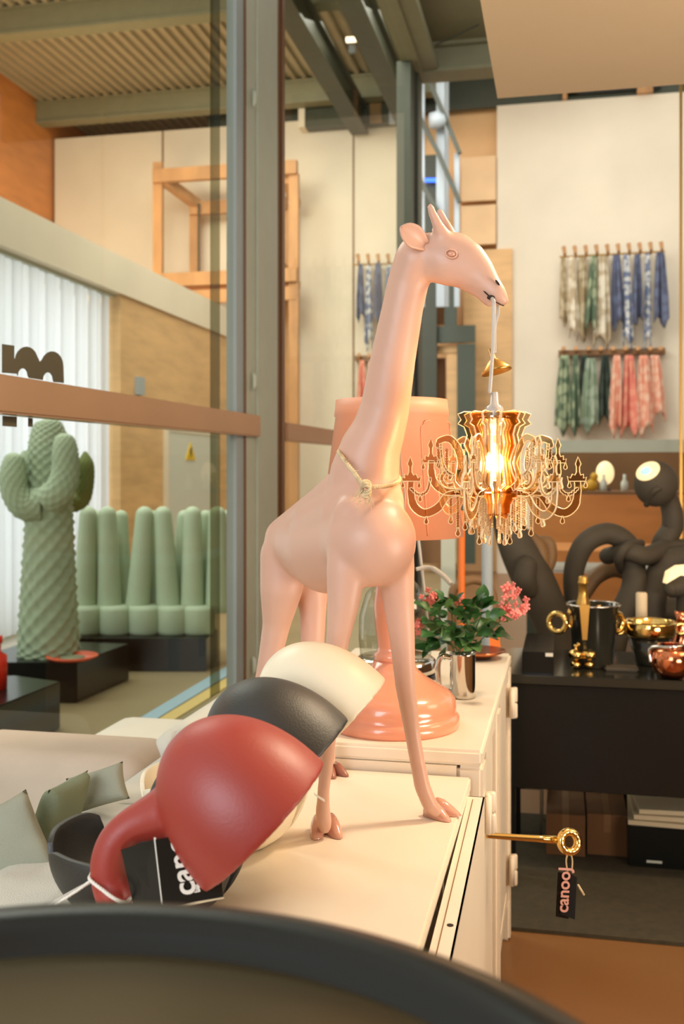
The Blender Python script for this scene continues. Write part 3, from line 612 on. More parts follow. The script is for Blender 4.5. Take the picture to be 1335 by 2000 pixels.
# hind legs
chain(bm, [(556, 1085, 1.89, 49, .8), (549, 1150, 1.89, 42, .9), (540, 1218, 1.90, 28), (526, 1290, 1.90, 23), (514, 1340, 1.91, 19), (516, 1420, 1.92, 13), (520, 1475, 1.93, 13)])
chain(bm, [(600, 1100, 1.94, 45, .8), (611, 1190, 1.94, 27), (610, 1250, 1.94, 24), (618, 1330, 1.95, 17), (632, 1420, 1.95, 12), (644, 1485, 1.95, 12.5)])
body = obj('body', bm, M['pink'], gr); bake_remesh(body, 0.0032, 22, 0.5)
# ears: cupped leaves
def ear(name, base, tip, wd, m, d):
    bm = NB(); b = P(*base); t = P(*tip); L = (t-b); s = L.cross(FW).normalized(); n = s.cross(L).normalized()
    NU, NV = 10, 8; G = []
    for i in range(NU+1):
        u = i/NU; ww = wd*(0.35+0.65*min(1, u/0.5)**0.8)*(math.sqrt(max(0.004, 1-((u-0.55)/0.45)**2)) if u > 0.55 else 1); row = []
        for j in range(NV+1):
            v = -1+2*j/NV; row.append(bm.verts.new(b+L*u+s*(v*ww)-n*((1-v*v)*-0.006+0.004*math.sin(PI*u))))
        G.append(row)
    for i in range(NU):
        for j in range(NV): bm.faces.new((G[i][j], G[i+1][j], G[i+1][j+1], G[i][j+1]))
    o = obj(name, bm, m, gr, True); so = o.modifiers.new('s', 'SOLIDIFY'); so.thickness = 0.0045; so.offset = 0; o.modifiers.new('b', 'SUBSURF').levels = 1; mod_bake(o)
    for p in o.data.polygons: p.use_smooth = True
ear('ear', (834, 482, 1.595), (784, 444, 1.565), 0.018, M['pink'], 1.6); ear('ear', (862, 472, 1.655), (858, 440, 1.70), 0.014, M['pink'], 1.66)
# eyes with lids, nostrils, mouth
for sgn, dd in ((-1, 1.579), (1, 1.642)):
    bm = NB(); ell(bm, P(881, 496, dd), 0.0064, 0.0045, 0.0042, 20, 12); e = obj('eye', bm, M['pink_hoof'], gr, True)
    c = P(880.5, 495.5, dd+sgn*0.0012); bm = NB()
    tube(bm, [c+RT*(0.0088*math.cos(a))+UP*(0.0064*math.sin(a)-0.001*math.cos(a)) for a in [i*2*PI/24 for i in range(24)]], 0.0014, 8, cyc=True); obj('eyelid', bm, M['pink'], e, True)
bm = NB(); ell(bm, P(971, 552, 1.574), 0.0016, 0.0055, 0.004, 12, 8, rot=Matrix((RT*0.8+UP*0.6, UP*0.8-RT*0.6, FW)).transposed()); obj('nostril', bm, M['pink_dark'], gr, True)
bm = NB(); ell(bm, P(958, 581, 1.577), 0.0062, 0.0038, 0.004, 14, 10); obj('mouth_hole', bm, M['pink_dark'], gr, True)
bm = NB(); tube(bm, bez([P(943, 567, 1.584), P(952, 576, 1.5785), P(964, 587, 1.572), P(976, 594, 1.574), P(984, 597, 1.578)], 5), [0.0006]+[0.0011]*19+[0.0006], 6); obj('mouth_line', bm, M['pink_dark'], gr, True)
# hooves: two toes each
def hoof(c, fwd, m, s=1.0, lift=0):
    c = Vector(c); f = Vector(fwd).normalized(); sd = f.cross(UP).normalized(); h = obj_h = None
    bm = NB()
    for k in (-1, 1):
        b = c+sd*k*0.0088*s; NS = 8; prev = None
        secs = [(-0.014, 0.020, 0.010), (-0.004, 0.026, 0.0125), (0.008, 0.024, 0.0125), (0.020, 0.016, 0.0108), (0.031, 0.007, 0.0075), (0.0365, 0.002, 0.0035)]
        rings = []
        for (x, hh, ww) in secs:
            ring = []
            for q in range(10):
                a = PI*q/9; ring.append(bm.verts.new(b+f*(x*s)+sd*(math.cos(a)*ww*s+k*max(0, x)*0.22*s)+UP*(0.0008+math.sin(a)**0.8*hh*s)))
            rings.append(ring)
        for A, B in zip(rings[:-1], rings[1:]):
            for q in range(9): bm.faces.new((A[q], A[q+1], B[q+1], B[q]))
            bm.faces.new((A[9], A[0], B[0], B[9]))
        bm.faces.new(rings[0][::-1]); bm.faces.new(rings[-1])
    return obj('hoof', bm, m, gr, True)
fwd_f = (RT*0.25-FW*1.0)
hoof(PZ(634, 1624, NT), RT*0.12-FW, M['pink_hoof'], 1.08)
hoof(PZ(851, 1592, NT), RT*0.85-FW*0.6, M['pink_hoof'], 1.02)
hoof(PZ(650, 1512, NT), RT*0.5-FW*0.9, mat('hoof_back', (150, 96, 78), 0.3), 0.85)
hoof(PZ(521, 1505, NT), RT*0.4-FW*0.9, M['pink_hoof'], 0.85)
# paper security strip on the leg
bm = NB(); slab(bm, [P(612, 1548, 1.568), P(634, 1562, 1.572), P(634, 1567, 1.572), P(613, 1553, 1.568)], FW*0.0006); tag(obj('paper_strip', bm, M['label']), 'small white paper strip on the front leg beside the red lamp', 'label')
# twine collar
tw = thing('twine_collar', 'frayed twine tied in a knot round the base of the giraffe neck', 'twine', P(712, 945, 1.6))
loop = [P(666, 874, 1.63), P(672, 905, 1.60), (0, 0, 0), (0, 0, 0)]
lp = [P(663, 880, 1.675), P(668, 893, 1.632), P(690, 922, 1.592), P(712, 948, 1.575), P(745, 950, 1.59), P(772, 944, 1.635), P(777, 930, 1.70), P(740, 890, 1.76), P(690, 868, 1.735)]
cl = bez(lp, 14, True)
def twist(bm, pts, r, rr, turns, cyc=False):
    pts = [Vector(p) for p in pts]; n = len(pts)
    for ph in (0, 2*PI/3, 4*PI/3):
        out = []
        for i, p in enumerate(pts):
            t = (pts[(i+1) % n]-pts[i-1]).normalized() if (cyc or 0 < i < n-1) else (pts[min(i+1, n-1)]-pts[max(i-1, 0)]).normalized()
            a = t.cross(UP+FW*0.3).normalized(); b = t.cross(a); w = ph+turns*2*PI*i/n
            out.append(p+r*(math.cos(w)*a+math.sin(w)*b))
        tube(bm, out, rr, 6, cyc=cyc)
bm = NB(); twist(bm, cl, 0.0020, 0.0021, 24, True); obj('cord', bm, M['twine'], tw, True)
bm = NB(); kc = P(714, 955, 1.572)
for q in range(3): tube(bm, [kc+RT*(0.007*math.cos(a))+UP*(0.009*math.sin(a)-0.004*q+0.004)+FW*(0.004*math.sin(2*a+q)) for a in [i*2*PI/14 for i in range(14)]], 0.0025, 6, cyc=True)
obj('knot', bm, M['twine'], tw, True)
bm = NB()
for q in range(42):
    a = random.uniform(-2.6, -0.6); L = random.uniform(0.008, 0.026); b = kc+RT*random.uniform(-.012, .008)+UP*random.uniform(-0.014, 0.0)
    if q > 30: b = Vector(random.choice(cl)); a = random.uniform(0, PI); L *= 0.5
    tube(bm, [b, b+(RT*math.cos(a)+UP*math.sin(a))*L*0.5-FW*0.003, b+(RT*math.cos(a+random.uniform(-.5, .5))+UP*math.sin(a))*L-FW*random.uniform(0, .006)], [0.0006, 0.0005, 0.0003], 4)
tag(obj('fray', bm, M['twine'], tw), kind='stuff')

# ================================================================= CHANDELIER
CDp = 1.59; cx, cy = 965, 962; S = CDp/F_
CC = P(cx, cy, CDp)
ch = thing('chandelier', 'small lit chandelier of mirrored cut acrylic hanging from the giraffe mouth', 'chandelier', CC)
def wav(x, y0, y1, a=1.4, w=3.0):
    """beaded string as closed outline"""
    n = int(abs(y1-y0)/2.2); L = []; R = []
    for i in range(n+1):
        y = y0+(y1-y0)*i/n; h = w+a*math.cos(i*PI*0.9); L.append((x-h, y)); R.append((x+h, y))
    return L+R[::-1]
def drop(x, y, s=1.0): return [(x+s*u, y+s*v) for u, v in ((-1.2, 0), (1.2, 0), (2.2, -5), (4.6, -11), (4, -15), (0, -17.5), (-4, -15), (-4.6, -11), (-2.2, -5))]
body_poly = [(16, 156), (60, 158), (72, 153), (66, 142), (72, 134), (60, 128), (54, 112), (60, 92), (50, 74), (44, 58), (50, 40), (60, 24), (58, 8), (74, 4), (78, -6), (60, -10), (48, -22), (46, -40), (34, -52), (20, -44), (16, -22), (22, -4), (22, 6), (34, 14), (30, 40), (26, 70), (32, 96), (28, 118), (34, 132), (28, 144), (18, 140)]
arm_u = stroke(bez([(52, 8), (70, 24), (66, 56), (72, 84), (88, 104), (106, 102), (112, 92), (104, 86)], 6), [12, 14, 15, 15, 14, 12, 9, 6])
arm_l = stroke(bez([(66, 0), (92, -6), (112, -30), (138, -40), (158, -26), (164, 0), (164, 22)], 6), [12, 14, 16, 16, 16, 14, 12])
cup = [(146, 22), (180, 22), (182, 30), (176, 28), (176, 36), (170, 34), (169, 38), (168, 40), (168, 50), (171, 56), (165, 70), (160, 56), (162, 50), (162, 40), (159, 34), (154, 36), (150, 28), (144, 32)]
arm_m = stroke(bez([(66, 2), (96, 2), (116, 16), (124, 38), (124, 62)], 6), [13, 14, 15, 14, 12])
cup2 = [(x-40, y+36) for x, y in cup]
scroll = stroke(bez([(80, 16), (96, 14), (104, 28), (96, 40), (86, 34), (90, 26)], 5), 7)
garl = stroke([(x, y+1.6*math.cos(i*2.2)) for i, (x, y) in enumerate(bez([(106, 94), (102, 60), (92, 40), (80, 34)], 12))], [6.0, 4.0]*24)
garl2 = stroke([(x, y+1.6*math.cos(i*2.2)) for i, (x, y) in enumerate(bez([(164, 8), (148, -4), (132, 4), (126, 30)], 10))], 5)
strs = [wav(30, -50, -86), wav(44, -40, -66), wav(58, -10, -58), wav(72, -6, -70), wav(86, -8, -46), wav(94, 86, 20), wav(110, 88, 62)]
drs = [drop(30, -84), drop(44, -64), drop(58, -56), drop(72, -68), drop(86, -44), drop(110, 64), drop(148, 22, .75), drop(180, 22, .75), drop(108, 58, .75), drop(140, 58, .75), drop(134, -46, .9), drop(146, -4, .8)]
def plate_bm(Udir):
    bm = NB(); th = 0.0022
    for i, poly in enumerate([body_poly, arm_u, arm_l, cup, arm_m, cup2, scroll, garl, garl2]):
        prism(bm, [(x*S, y*S) for x, y in poly], CC, Udir, UP, th+0.00004*i, 1, 0.0008)
    return bm
for k, ang in enumerate((0, 60, 120, 180, 240, 300)):
    a = math.radians(ang+3); U = RT*math.cos(a)+FW*math.sin(a)
    pl = obj('silhouette_plate', plate_bm(U), [M['acrylic'], M['edge_glow']], ch)
    bm = NB()
    for i, poly in enumerate(strs): prism(bm, [(x*S, y*S) for x, y in poly], CC, U, UP, 0.0026+0.00004*i, 1, 0.0004)
    obj('bead_string', bm, [M['acrylic'], M['edge_glow']], pl)
    for i, poly in enumerate(drs):
        bm = NB(); prism(bm, [(x*S, y*S) for x, y in poly], CC, U, UP, 0.003, 1, 0.0006); obj('drop', bm, [M['acrylic'], M['edge_glow']], pl)
    # half-length inner plate between the arms
    a = math.radians(ang+33); U = RT*math.cos(a)+FW*math.sin(a)
    bm = NB(); prism(bm, [(x*S*0.86, y*S) for x, y in body_poly], CC, U, UP, 0.0022, 1, 0.0008)
    for i, poly in enumerate([wav(26, -48, -70), wav(52, -20, -62)]): prism(bm, [(x*S, y*S) for x, y in poly], CC, U, UP, 0.0026, 1)
    obj('inner_plate', bm, [M['acrylic'], M['edge_glow']], ch)
for (r0, r1, z) in ((14, 80, 0), (16, 40, -44), (14, 34, 146)):
    bm = NB(); lathe(bm, [(r0*S, z*S), (r1*S, z*S), (r1*S, z*S+0.0022), (r0*S, z*S+0.0022)], CC, 40, closed=True); obj('ring_plate', bm, [M['acrylic']], ch)
bm = NB(); lathe(bm, [(0, 196), (7, 196), (9, 172), (16, 168), (19, 158), (18, 142), (14, 134), (13, 112), (0, 112)], CC, 20)
for v in bm.verts: v.co = CC+(v.co-CC)*1.0
for v in bm.verts: pass
# scale lathe units (pixels) to metres
for v in bm.verts: v.co = CC+(v.co-CC)*S
obj('lamp_holder', bm, M['cordclear'], ch, True)
bm = NB(); lathe(bm, [(0, 114), (12, 112), (14, 100), (20, 84), (24, 64), (20, 40), (10, 24), (0, 18)], CC, 24)
for v in bm.verts: v.co = CC+(v.co-CC)*S
bl = obj('bulb', bm, M['bulbglass'], ch, True)
bm = NB(); lathe(bm, [(0, 98), (6, 92), (11, 70), (9, 44), (3, 30), (0, 28)], CC, 16)
for v in bm.verts: v.co = CC+(v.co-CC)*S
obj('glowing_core', bm, M['bulb'], bl, True)
pl_ = bpy.data.lights.new('bulb_light', 'POINT'); pl_.energy = 9.0; pl_.color = (1.0, 0.70, 0.42); pl_.shadow_soft_size = 0.018
plo = bpy.data.objects.new('bulb_light', pl_); COL.objects.link(plo); plo.location = P(966, 903, CDp)
# cord, loop and brass ceiling rose
co = thing('pendant_cord', 'clear looped electric cord between giraffe mouth and chandelier', 'cord', P(960, 585, 1.58))
bm = NB(); tube(bm, bez([P(959, 581, 1.578), P(963, 588, 1.570), P(964, 600, 1.568), P(962, 680, 1.575), P(956, 768, 1.588)], 8), 0.0031, 8); obj('main_strand', bm, M['cordclear'], co, True)
bm = NB(); tube(bm, bez([P(972, 592, 1.60), P(972, 612, 1.60), P(966, 640, 1.602), P(966, 690, 1.61)], 8), 0.0026, 8); obj('return_strand', bm, M['cordclear'], co, True)
bm = NB(); c = P(968, 722, 1.612); lathe(bm, [(0, 0.034), (0.0042, 0.034), (0.0046, 0.018), (0.012, 0.012), (0.0235, 0.0), (0.0245, -0.004), (0.0225, -0.004), (0.010, 0.007), (0, 0.009)], c, 32, axis=(UP*0.93-RT*0.22+FW*0.12))
tag(obj('ceiling_rose', bm, M['brass'], smooth=True), 'small brass cone-shaped ceiling cup dangling on the cord beside the chandelier', 'cup')
bm = NB(); tube(bm, bez([P(783, 820, 1.75), P(782, 900, 1.75), P(790, 965, 1.75), P(789, 1000, 1.76)], 8), 0.0016, 6); tag(obj('thin_cord', bm, M['cordclear'], smooth=True), 'thin clear cord hanging down the front of the pink shade', 'cord')

# ================================================================= PINK TABLE LAMP
LD = 2.15; s = LD/F_; lc = PZ(768, 1415, FT); lc = P(768, HZ+0.527/LD*F_, LD); lc.z = FT
lt = thing('table_lamp', 'large salmon pink table lamp with bell base behind the giraffe', 'lamp', lc)
zz = lambda py: CAMH-(py-HZ)*s-FT
bm = NB(); lathe(bm, [(0, 0), (0.136, 0), (0.138, 0.004), (0.138, 0.022), (0.132, 0.027), (0.13, 0.029), (0.132, 0.04), (0.129, 0.058), (0.118, 0.072), (0.10, 0.082), (0.07, 0.10), (0.05, 0.118), (0.0415, 0.135), (0, 0.137)], lc, 56); obj('base', bm, M['lamp_pink_gloss'], lt, True)
z0 = zz(1330)
bm = NB(); lathe(bm, [(0, 0.12), (0.042, 0.12), (0.042, zz(1300)), (0.033, zz(1296)), (0.034, zz(1290)), (0.040, zz(1286)), (0.041, zz(1275)), (0.034, zz(1272)), (0.033, zz(1262)), (0.039, zz(1220)), (0.042, zz(1180)), (0.036, zz(1140)), (0.026, zz(1110)), (0.024, zz(1090)), (0.04, zz(1075)), (0.05, zz(1050)), (0.04, zz(1020)), (0.02, zz(1000)), (0.012, zz(860)), (0, zz(860))], lc, 40); obj('column', bm, M['lamp_pink_gloss'], lt, True)
lsh = lc+RT*(-4*s)
R0, R1 = 140*s, 104*s; zb_, zt_ = zz(1047), zz(782)
bm = NB(); lathe(bm, [(R0-0.004, zb_), (R0, zb_), (R1+0.006, zz(815)), (R1+0.0085, zz(813)), (R1+0.005, zt_), (R1+0.001, zt_-0.001), (R1+0.001, zz(815)), (R0-0.004, zb_+0.001)], lsh, 72, closed=True)
shd = obj('shade', bm, M['lamp_pink'], lt, True)
bm = NB()  # raised rounded panel line on the shade
def shp(ang, py):
    z = zz(py); t = (z-zb_)/(zz(815)-zb_); r = R0+(R1+0.006-R0)*t+0.0008; return lsh+UP*z+r*(RT*math.sin(ang)-FW*math.cos(ang))
pth = [shp(0.45, 1040), shp(0.45, 860), shp(0.50, 836), shp(0.62, 826), shp(1.3, 826), shp(1.42, 836), shp(1.46, 860), shp(1.46, 1040)]
tube(bm, bez(pth, 6), 0.0012, 6); obj('panel_line', bm, M['lamp_pink'], shd, True)
bm = NB()
for q in range(3):
    a = q*2*PI/3+0.4; tube(bm, [lsh+UP*(zt_-0.01), lsh+UP*(zt_-0.02)+(RT*math.cos(a)+FW*math.sin(a))*R1], 0.0022, 6)
obj('shade_spider', bm, M['chrome'], lt)

# ================================================================= DOME LAMPS
def dome_lamp(nm, label, m, rim, d, Rp, base, nkpath=0, tilt=0.10, foot=(0.145, 0.105, 1.75)):
    rc = P(rim[0], rim[1], d); s = d/F_; R = Rp*s; L = R*1.5
    ax = (RT*0.70-UP*0.70+FW*tilt).normalized()  # opening direction
    bp = PZ(base[0], base[1], NT); bp.z = NT
    t = thing('dome_lamp', label, 'lamp', bp)
    bm = NB(); n = 22; th = 0.008
    outer = []; inner = []
    for i in range(n+1):
        u = (i/n)**1.7; r = R*math.sqrt(max(0, 1-(1-u)**2.15)); outer.append((r, -L*(1-u)))
    outer[0] = (0, -L)
    for i in range(n, -1, -1):
        u = (i/n)**1.7; r = (R-th)*math.sqrt(max(0, 1-(1-u)**2.15)); inner.append((r, -(L-th)*(1-u)-0.0))
    inner[-1] = (0, -L+th)
    lathe(bm, outer+inner, rc, 64, axis=ax)
    # neck, flaring where it meets the shade
    k = Rp/165.0
    def q(dx, dy, dd=0): return P(rim[0]+dx*k, rim[1]+dy*k, d+dd*k)
    pth = [q(-170, -35), q(-200, -22), q(-230, -12), q(-262, 2), q(-290, 30), q(-304, 70), q(-302, 112), q(-292, 150)]
    end = bp+UP*0.015; rad = [52*s*k, 52*s*k, 42*s*k, 35*s*k, 35*s*k, 36*s*k, 36*s*k, 36*s*k]
    pth.append(end); rad.append(36*s*k)
    P2 = bez([tuple(p)+(r,) for p, r in zip(pth, rad)], 6)
    tube(bm, [p[:3] for p in P2], [p[3] for p in P2], 24)
    lathe(bm, [(0, 0.001), (0.075, 0.001), (0.082, 0.008), (0.078, 0.025), (0.055, 0.052), (0.03, 0.066), (0, 0.07)], bp, 32)
    o = obj('shade_and_neck', bm, m, t)
    bake_remesh(o, 0.0028, 10, 0.5)
    # lobed bowl-shaped foot with round notches between the lobes
    bm = NB(); NT_, NR = 150, 16; G = []
    for j in range(NT_):
        th = 2*PI*j/NT_; dn = abs(((math.degrees(th)-nkpath+36) % 72)-36)
        cut = 1-0.50*math.exp(-(dn/6.0)**4)-0.12*math.exp(-(dn/12.0)**2); U = RT*math.cos(th)+FW*math.sin(th); row = []
        for i in range(NR+1):
            ang = foot[2]*cut*i/NR; r = foot[0]*0.33+foot[0]*0.67*math.sin(ang); z = 0.002+foot[1]*(1-math.cos(ang))
            row.append(bm.verts.new(bp+U*r+UP*z))
        G.append(row)
    for j in range(NT_):
        A = G[j]; B = G[(j+1) % NT_]
        for i in range(NR): bm.faces.new((A[i], A[i+1], B[i+1], B[i]))
    pe = obj('lobed_foot', bm, m, t, True); so = pe.modifiers.new('s', 'SOLIDIFY'); so.thickness = 0.007; so.offset = 0.6; b_ = pe.modifiers.new('b', 'BEVEL'); b_.width = 0.0025; b_.segments = 2; mod_bake(pe)
    for p in pe.data.polygons: p.use_smooth = True
    return t
dome_lamp('white', 'cream dome-shaded lamp on a petal foot, rearmost of the three', M['white'], (664, 1418), 1.46, 127, (440, 1640), 197, foot=(0.127, 0.10, 1.6), tilt=-0.08)
dome_lamp('black', 'black dome-shaded lamp on a petal foot between cream and red lamps', M['black'], (580, 1508), 1.33, 142, (292, 1768), 197, foot=(0.127, 0.095, 1.6), tilt=-0.08)
dome_lamp('red', 'red dome-shaded lamp tied with string, in front of the black one', M['red'], (517, 1612), 1.15, 165, (232, 1880), 20, foot=(0.078, 0.025, 1.1), tilt=-0.05)
# black information card behind the red neck, with white print
cdp = 1.11
cr = thing('info_card', 'black folded card with white rotated print tied behind the red lamp neck', 'card', P(370, 1700, cdp))
f = card('front_sheet', [P(318, 1772, cdp), P(436, 1752, cdp), P(425, 1620, cdp), P(303, 1640, cdp)], 0.0012, M['blackbox'], cr)
card('white_edge', [P(316, 1774, cdp+0.0006), P(320, 1774, cdp+0.0006), P(304, 1636, cdp+0.0006), P(300, 1636, cdp+0.0006)], 0.001, M['label'], cr)
card('lower_edge', [P(330, 1776, cdp+0.001), P(437, 1755, cdp+0.001), P(437, 1751, cdp+0.001), P(330, 1771, cdp+0.001)], 0.001, M['paper'], cr)
card('back_sheet', [P(262, 1776, cdp+0.02), P(316, 1772, cdp+0.003), P(300, 1640, cdp+0.003), P(236, 1660, cdp+0.02)], 0.001, M['blackbox'], cr)
text('lettering', 'canoo', 0.034, P(383, 1745, cdp-0.0022), UP*0.97-RT*0.20, -RT*1-UP*0.2, M['label'], f)
text('small_lettering', 'by', 0.009, P(391, 1742, cdp-0.0022), UP*0.97-RT*0.20, -RT*1-UP*0.2, M['label'], f)
bm = NB(); slab(bm, [P(387, 1742, cdp-0.0022), P(391, 1741, cdp-0.0022), P(384, 1712, cdp-0.0022), P(381, 1713, cdp-0.0022)], FW*0.0005); obj('printed_line', bm, M['label'], f)
# string round the red neck
st = thing('string', 'white string looped round the red lamp neck', 'string', P(225, 1735, 1.160))
bm = NB(); twist(bm, bez([P(105, 1768, 1.180), P(150, 1740, 1.160), P(180, 1718, 1.140)], 10), 0.0010, 0.0011, 9)
twist(bm, bez([P(178, 1708, 1.160), P(176, 1718, 1.135), P(200, 1738, 1.120), P(225, 1756, 1.115), P(246, 1762, 1.125), P(256, 1748, 1.150), P(252, 1728, 1.180), P(214, 1700, 1.230), P(184, 1700, 1.200)], 10, True), 0.0011, 0.0012, 18, True)
twist(bm, bez([P(246, 1724, 1.160), P(262, 1745, 1.150), P(258, 1768, 1.140)], 8), 0.0010, 0.0011, 6)
obj('strand', bm, M['label'], st, True)
bm = NB(); tube(bm, bez([P(85, 1775, 1.19), P(130, 1748, 1.18), P(178, 1722, 1.17)], 8), 0.0022, 6); tag(obj('clear_cable', bm, M['cordclear'], smooth=True), 'clear cable leading left from the red lamp foot', 'cable')

# ================================================================= FOREGROUND TRAY TABLE
tc_ = CAM+FW*0.318+RT*(-0.134)+UP*(-0.252)
tt = thing('tray_table', 'round black tray table with thick raised rim in the foreground', 'table', (tc_.x, tc_.y, 0))
R = 0.294
bm = NB(); lathe(bm, [(0, -0.018), (R-0.040, -0.018), (R-0.036, -0.016), (R-0.031, -0.009), (R-0.024, -0.003), (R-0.012, -0.001), (R-0.004, -0.002), (R, -0.010), (R-0.004, -0.03), (R-0.03, -0.06), (R-0.06, -0.072), (0, -0.075)], tc_, 128)
obj('tray', bm, M['tray'], tt, True)
bm = NB(); lathe(bm, [(0, -0.0178), (R-0.042, -0.0178), (R-0.040, -0.0165), (R-0.042, -0.0160), (0, -0.0160)], tc_, 96); obj('lining', bm, M['tray_in'], tt, True)
bm = NB(); lathe(bm, [(0, 0), (0.19, 0), (0.19, 0.012), (0.03, 0.02), (0.018, 0.03), (0.018, tc_.z-0.076), (0, tc_.z-0.076)], (tc_.x, tc_.y, 0), 40); obj('stand', bm, M['tray'], tt, True)

# ================================================================= SOFA AND CUSHIONS
def pillow(name, c, ax, ay, az, hw, hh, ht, m, parent=None, e=0.42, smooth=True):
    """superellipsoid cushion with pinched corners; ax, ay, az unit axes, half sizes"""
    bm = NB(); N = 18; ax, ay, az = (Vector(q).normalized() for q in (ax, ay, az)); c = Vector(c)
    for side in (1, -1):
        G = []
        for i in range(N+1):
            row = []
            for j in range(N+1):
                u = -1+2*i/N; v = -1+2*j/N; k = max(0, (1-u**4)*(1-v**4))**e
                pu = u*(1-0.07*(1-v*v)); pv = v*(1-0.07*(1-u*u))
                wr = 0.04*math.sin(5*u+2*v)*math.sin(4*v-u)
                row.append(bm.verts.new(c+ax*pu*hw+ay*pv*hh+az*side*ht*(k*(1+wr))))
            G.append(row)
        for i in range(N):
            for j in range(N): bm.faces.new((G[i][j], G[i+1][j], G[i+1][j+1], G[i][j+1]))
    bmesh.ops.remove_doubles(bm, verts=bm.verts[:], dist=0.0004)
    return obj(name, bm, m, parent, smooth)
def softbox(name, a, m, parent=None, bev=0.05, puff=0.0):
    x0, y0, z0, x1, y1, z1 = a; bm = NB(); box(bm, *a); bmesh.ops.subdivide_edges(bm, edges=bm.edges[:], cuts=3, use_grid_fill=True)
    o = obj(name, bm, m, parent, True); b = o.modifiers.new('b', 'BEVEL'); b.width = bev; b.segments = 5; b.limit_method = 'ANGLE'
    mod_bake(o)
    for p in o.data.polygons: p.use_smooth = True
    return o
sf = thing('sofa', 'off-white linen sofa between the glass wall and the metal cabinets', 'sofa', (-1.0, 1.9, 0))
softbox('seat', (-1.34, 0.7, 0.08, -0.86, 2.3, 0.40), M['sofa'], sf, 0.04)
bk = softbox('quilted_back', (-0.875, 0.75, 0.1, -0.665, 2.15, 0.745), M['quilt'], sf, 0.075)
for yy in (1.0, 1.25, 1.5, 1.75, 2.0):
    bm = NB(); tube(bm, bez([(-0.665, yy, 0.5), (-0.69, yy, 0.70), (-0.77, yy, 0.7465), (-0.85, yy, 0.70), (-0.876, yy, 0.5)], 6), 0.0022, 6); obj('seam', bm, M['quilt'], bk, True)
softbox('back_cushion', (-0.93, 2.16, 0.1, -0.66, 2.72, 0.765), M['sofa'], sf, 0.07)
softbox('armrest', (-1.36, 2.30, 0.08, -0.94, 3.0, 0.60), M['sofa'], sf, 0.06)
softbox('end_back', (-1.36, 2.02, 0.41, -0.88, 2.26, 0.74), M['sofa_warm'], sf, 0.05)
pillow('cushion', P(24, 1668, 1.62), RT*1+UP*0.45, UP*1-RT*0.45, FW*-1+UP*0.3+RT*0.3, 0.062, 0.085, 0.035, M['cush_grey'])
tag(bpy.data.objects['cushion'], 'grey cushion with a stitched seam at the far left of the sofa', 'cushion')
o = pillow('cushion', P(114, 1592, 1.72), RT*0.30+FW*0.95, UP*1+RT*0.3, RT*0.95-FW*0.3, 0.06, 0.062, 0.024, M['cush_green']); tag(o, 'narrow green-grey cushion standing on edge between two grey cushions', 'cushion')
o = pillow('cushion', P(190, 1540, 1.82), RT*1+UP*0.35-FW*0.2, UP*1-RT*0.35+FW*.6, FW*-1+UP*.4, 0.058, 0.034, 0.026, M['cush_grey']); tag(o, 'wrinkled light grey cushion leaning right against the sofa back', 'cushion')

# ================================================================= LEFT COURT: CACTUS, SEAT, PLINTHS
def plinth(name, top, z, label, z0=0.0, m=None):
    bm = NB(); c = [PZ(x, y, z) for x, y in top]; slab(bm, [Vector((p.x, p.y, z0)) for p in c], (0, 0, z-z0))
    bmesh.ops.bevel(bm, geom=bm.edges[:], offset=0.006, segments=2, affect='EDGES'); return tag(obj(name, bm, m or M['blackbox']), label, 'plinth')
plinth('black_plinth', [(-70, 1294), (150, 1294), (252, 1257), (60, 1250)], 0.238, 'black plinth under the green cactus')
plinth('black_plinth', [(-160, 1440), (118, 1331), (30, 1319), (-230, 1330)], 0.25, 'black plinth in the lower left corner of the window view')
plinth('black_plinth', [(150, 1247), (402, 1247), (425, 1228), (175, 1226)], 0.225, 'black plinth under the pale green ribbed seat')
def bumpy(bm, path, rad, nth=44, nz=70, tw=3.0, amp=0.11, rings=26):
    pts = bez([tuple(p)+(r,) for p, r in zip(path, rad)], 12); L = len(pts)
    P3 = []
    for i in range(nz+1):
        t = i/nz*(L-1); a = int(min(L-2, t)); f = t-a; P3.append([x+(y-x)*f for x, y in zip(pts[a], pts[a+1])])
    rings_ = []; nrm = Vector(RT)
    for i, p in enumerate(P3):
        a = Vector(P3[max(0, i-1)][:3]); b = Vector(P3[min(nz, i+1)][:3]); t = (b-a).normalized(); n = (nrm-t*nrm.dot(t)).normalized(); nrm = n; bi = t.cross(n)
        row = []
        for k in range(nth):
            th = 2*PI*k/nth; u = k/nth*22; v = i/nz*rings
            h = max(0, math.cos(2*PI*(u*0.5+v*0.5)))*0.6+max(0, math.cos(2*PI*(u*0.5-v*0.5)))*0.6
            row.append(bm.verts.new(Vector(p[:3])+(p[3]*(1+amp*(h-0.5)))*(math.cos(th)*n+math.sin(th)*bi)))
        rings_.append(row)
    for A, B in zip(rings_[:-1], rings_[1:]):
        for k in range(nth): bm.faces.new((A[k], A[(k+1) % nth], B[(k+1) % nth], B[k]))
    bm.faces.new(rings_[0][::-1]); bm.faces.new(rings_[-1])
D = 6.3; s = D/F_
ca = thing('cactus_sculpture', 'big green foam cactus with bumpy skin on a black plinth', 'sculpture', Vector((P(95, 1278, D).x, P(95, 1278, D).y, 0.238)))
bot = P(95, 1278, D); 
bm = NB(); bumpy(bm, [P(95, 1279, D), P(95, 1265, D), P(95, 1150, D), P(96, 1030, D), P(96, 940, D), P(95, 870, D), P(94, 828, D), P(93, 817, D)], [58*s, 58*s, 52*s, 46*s, 43*s, 38*s, 26*s, 5*s], 66, 190, rings=52)
obj('trunk', bm, M['cactus'], ca, True)
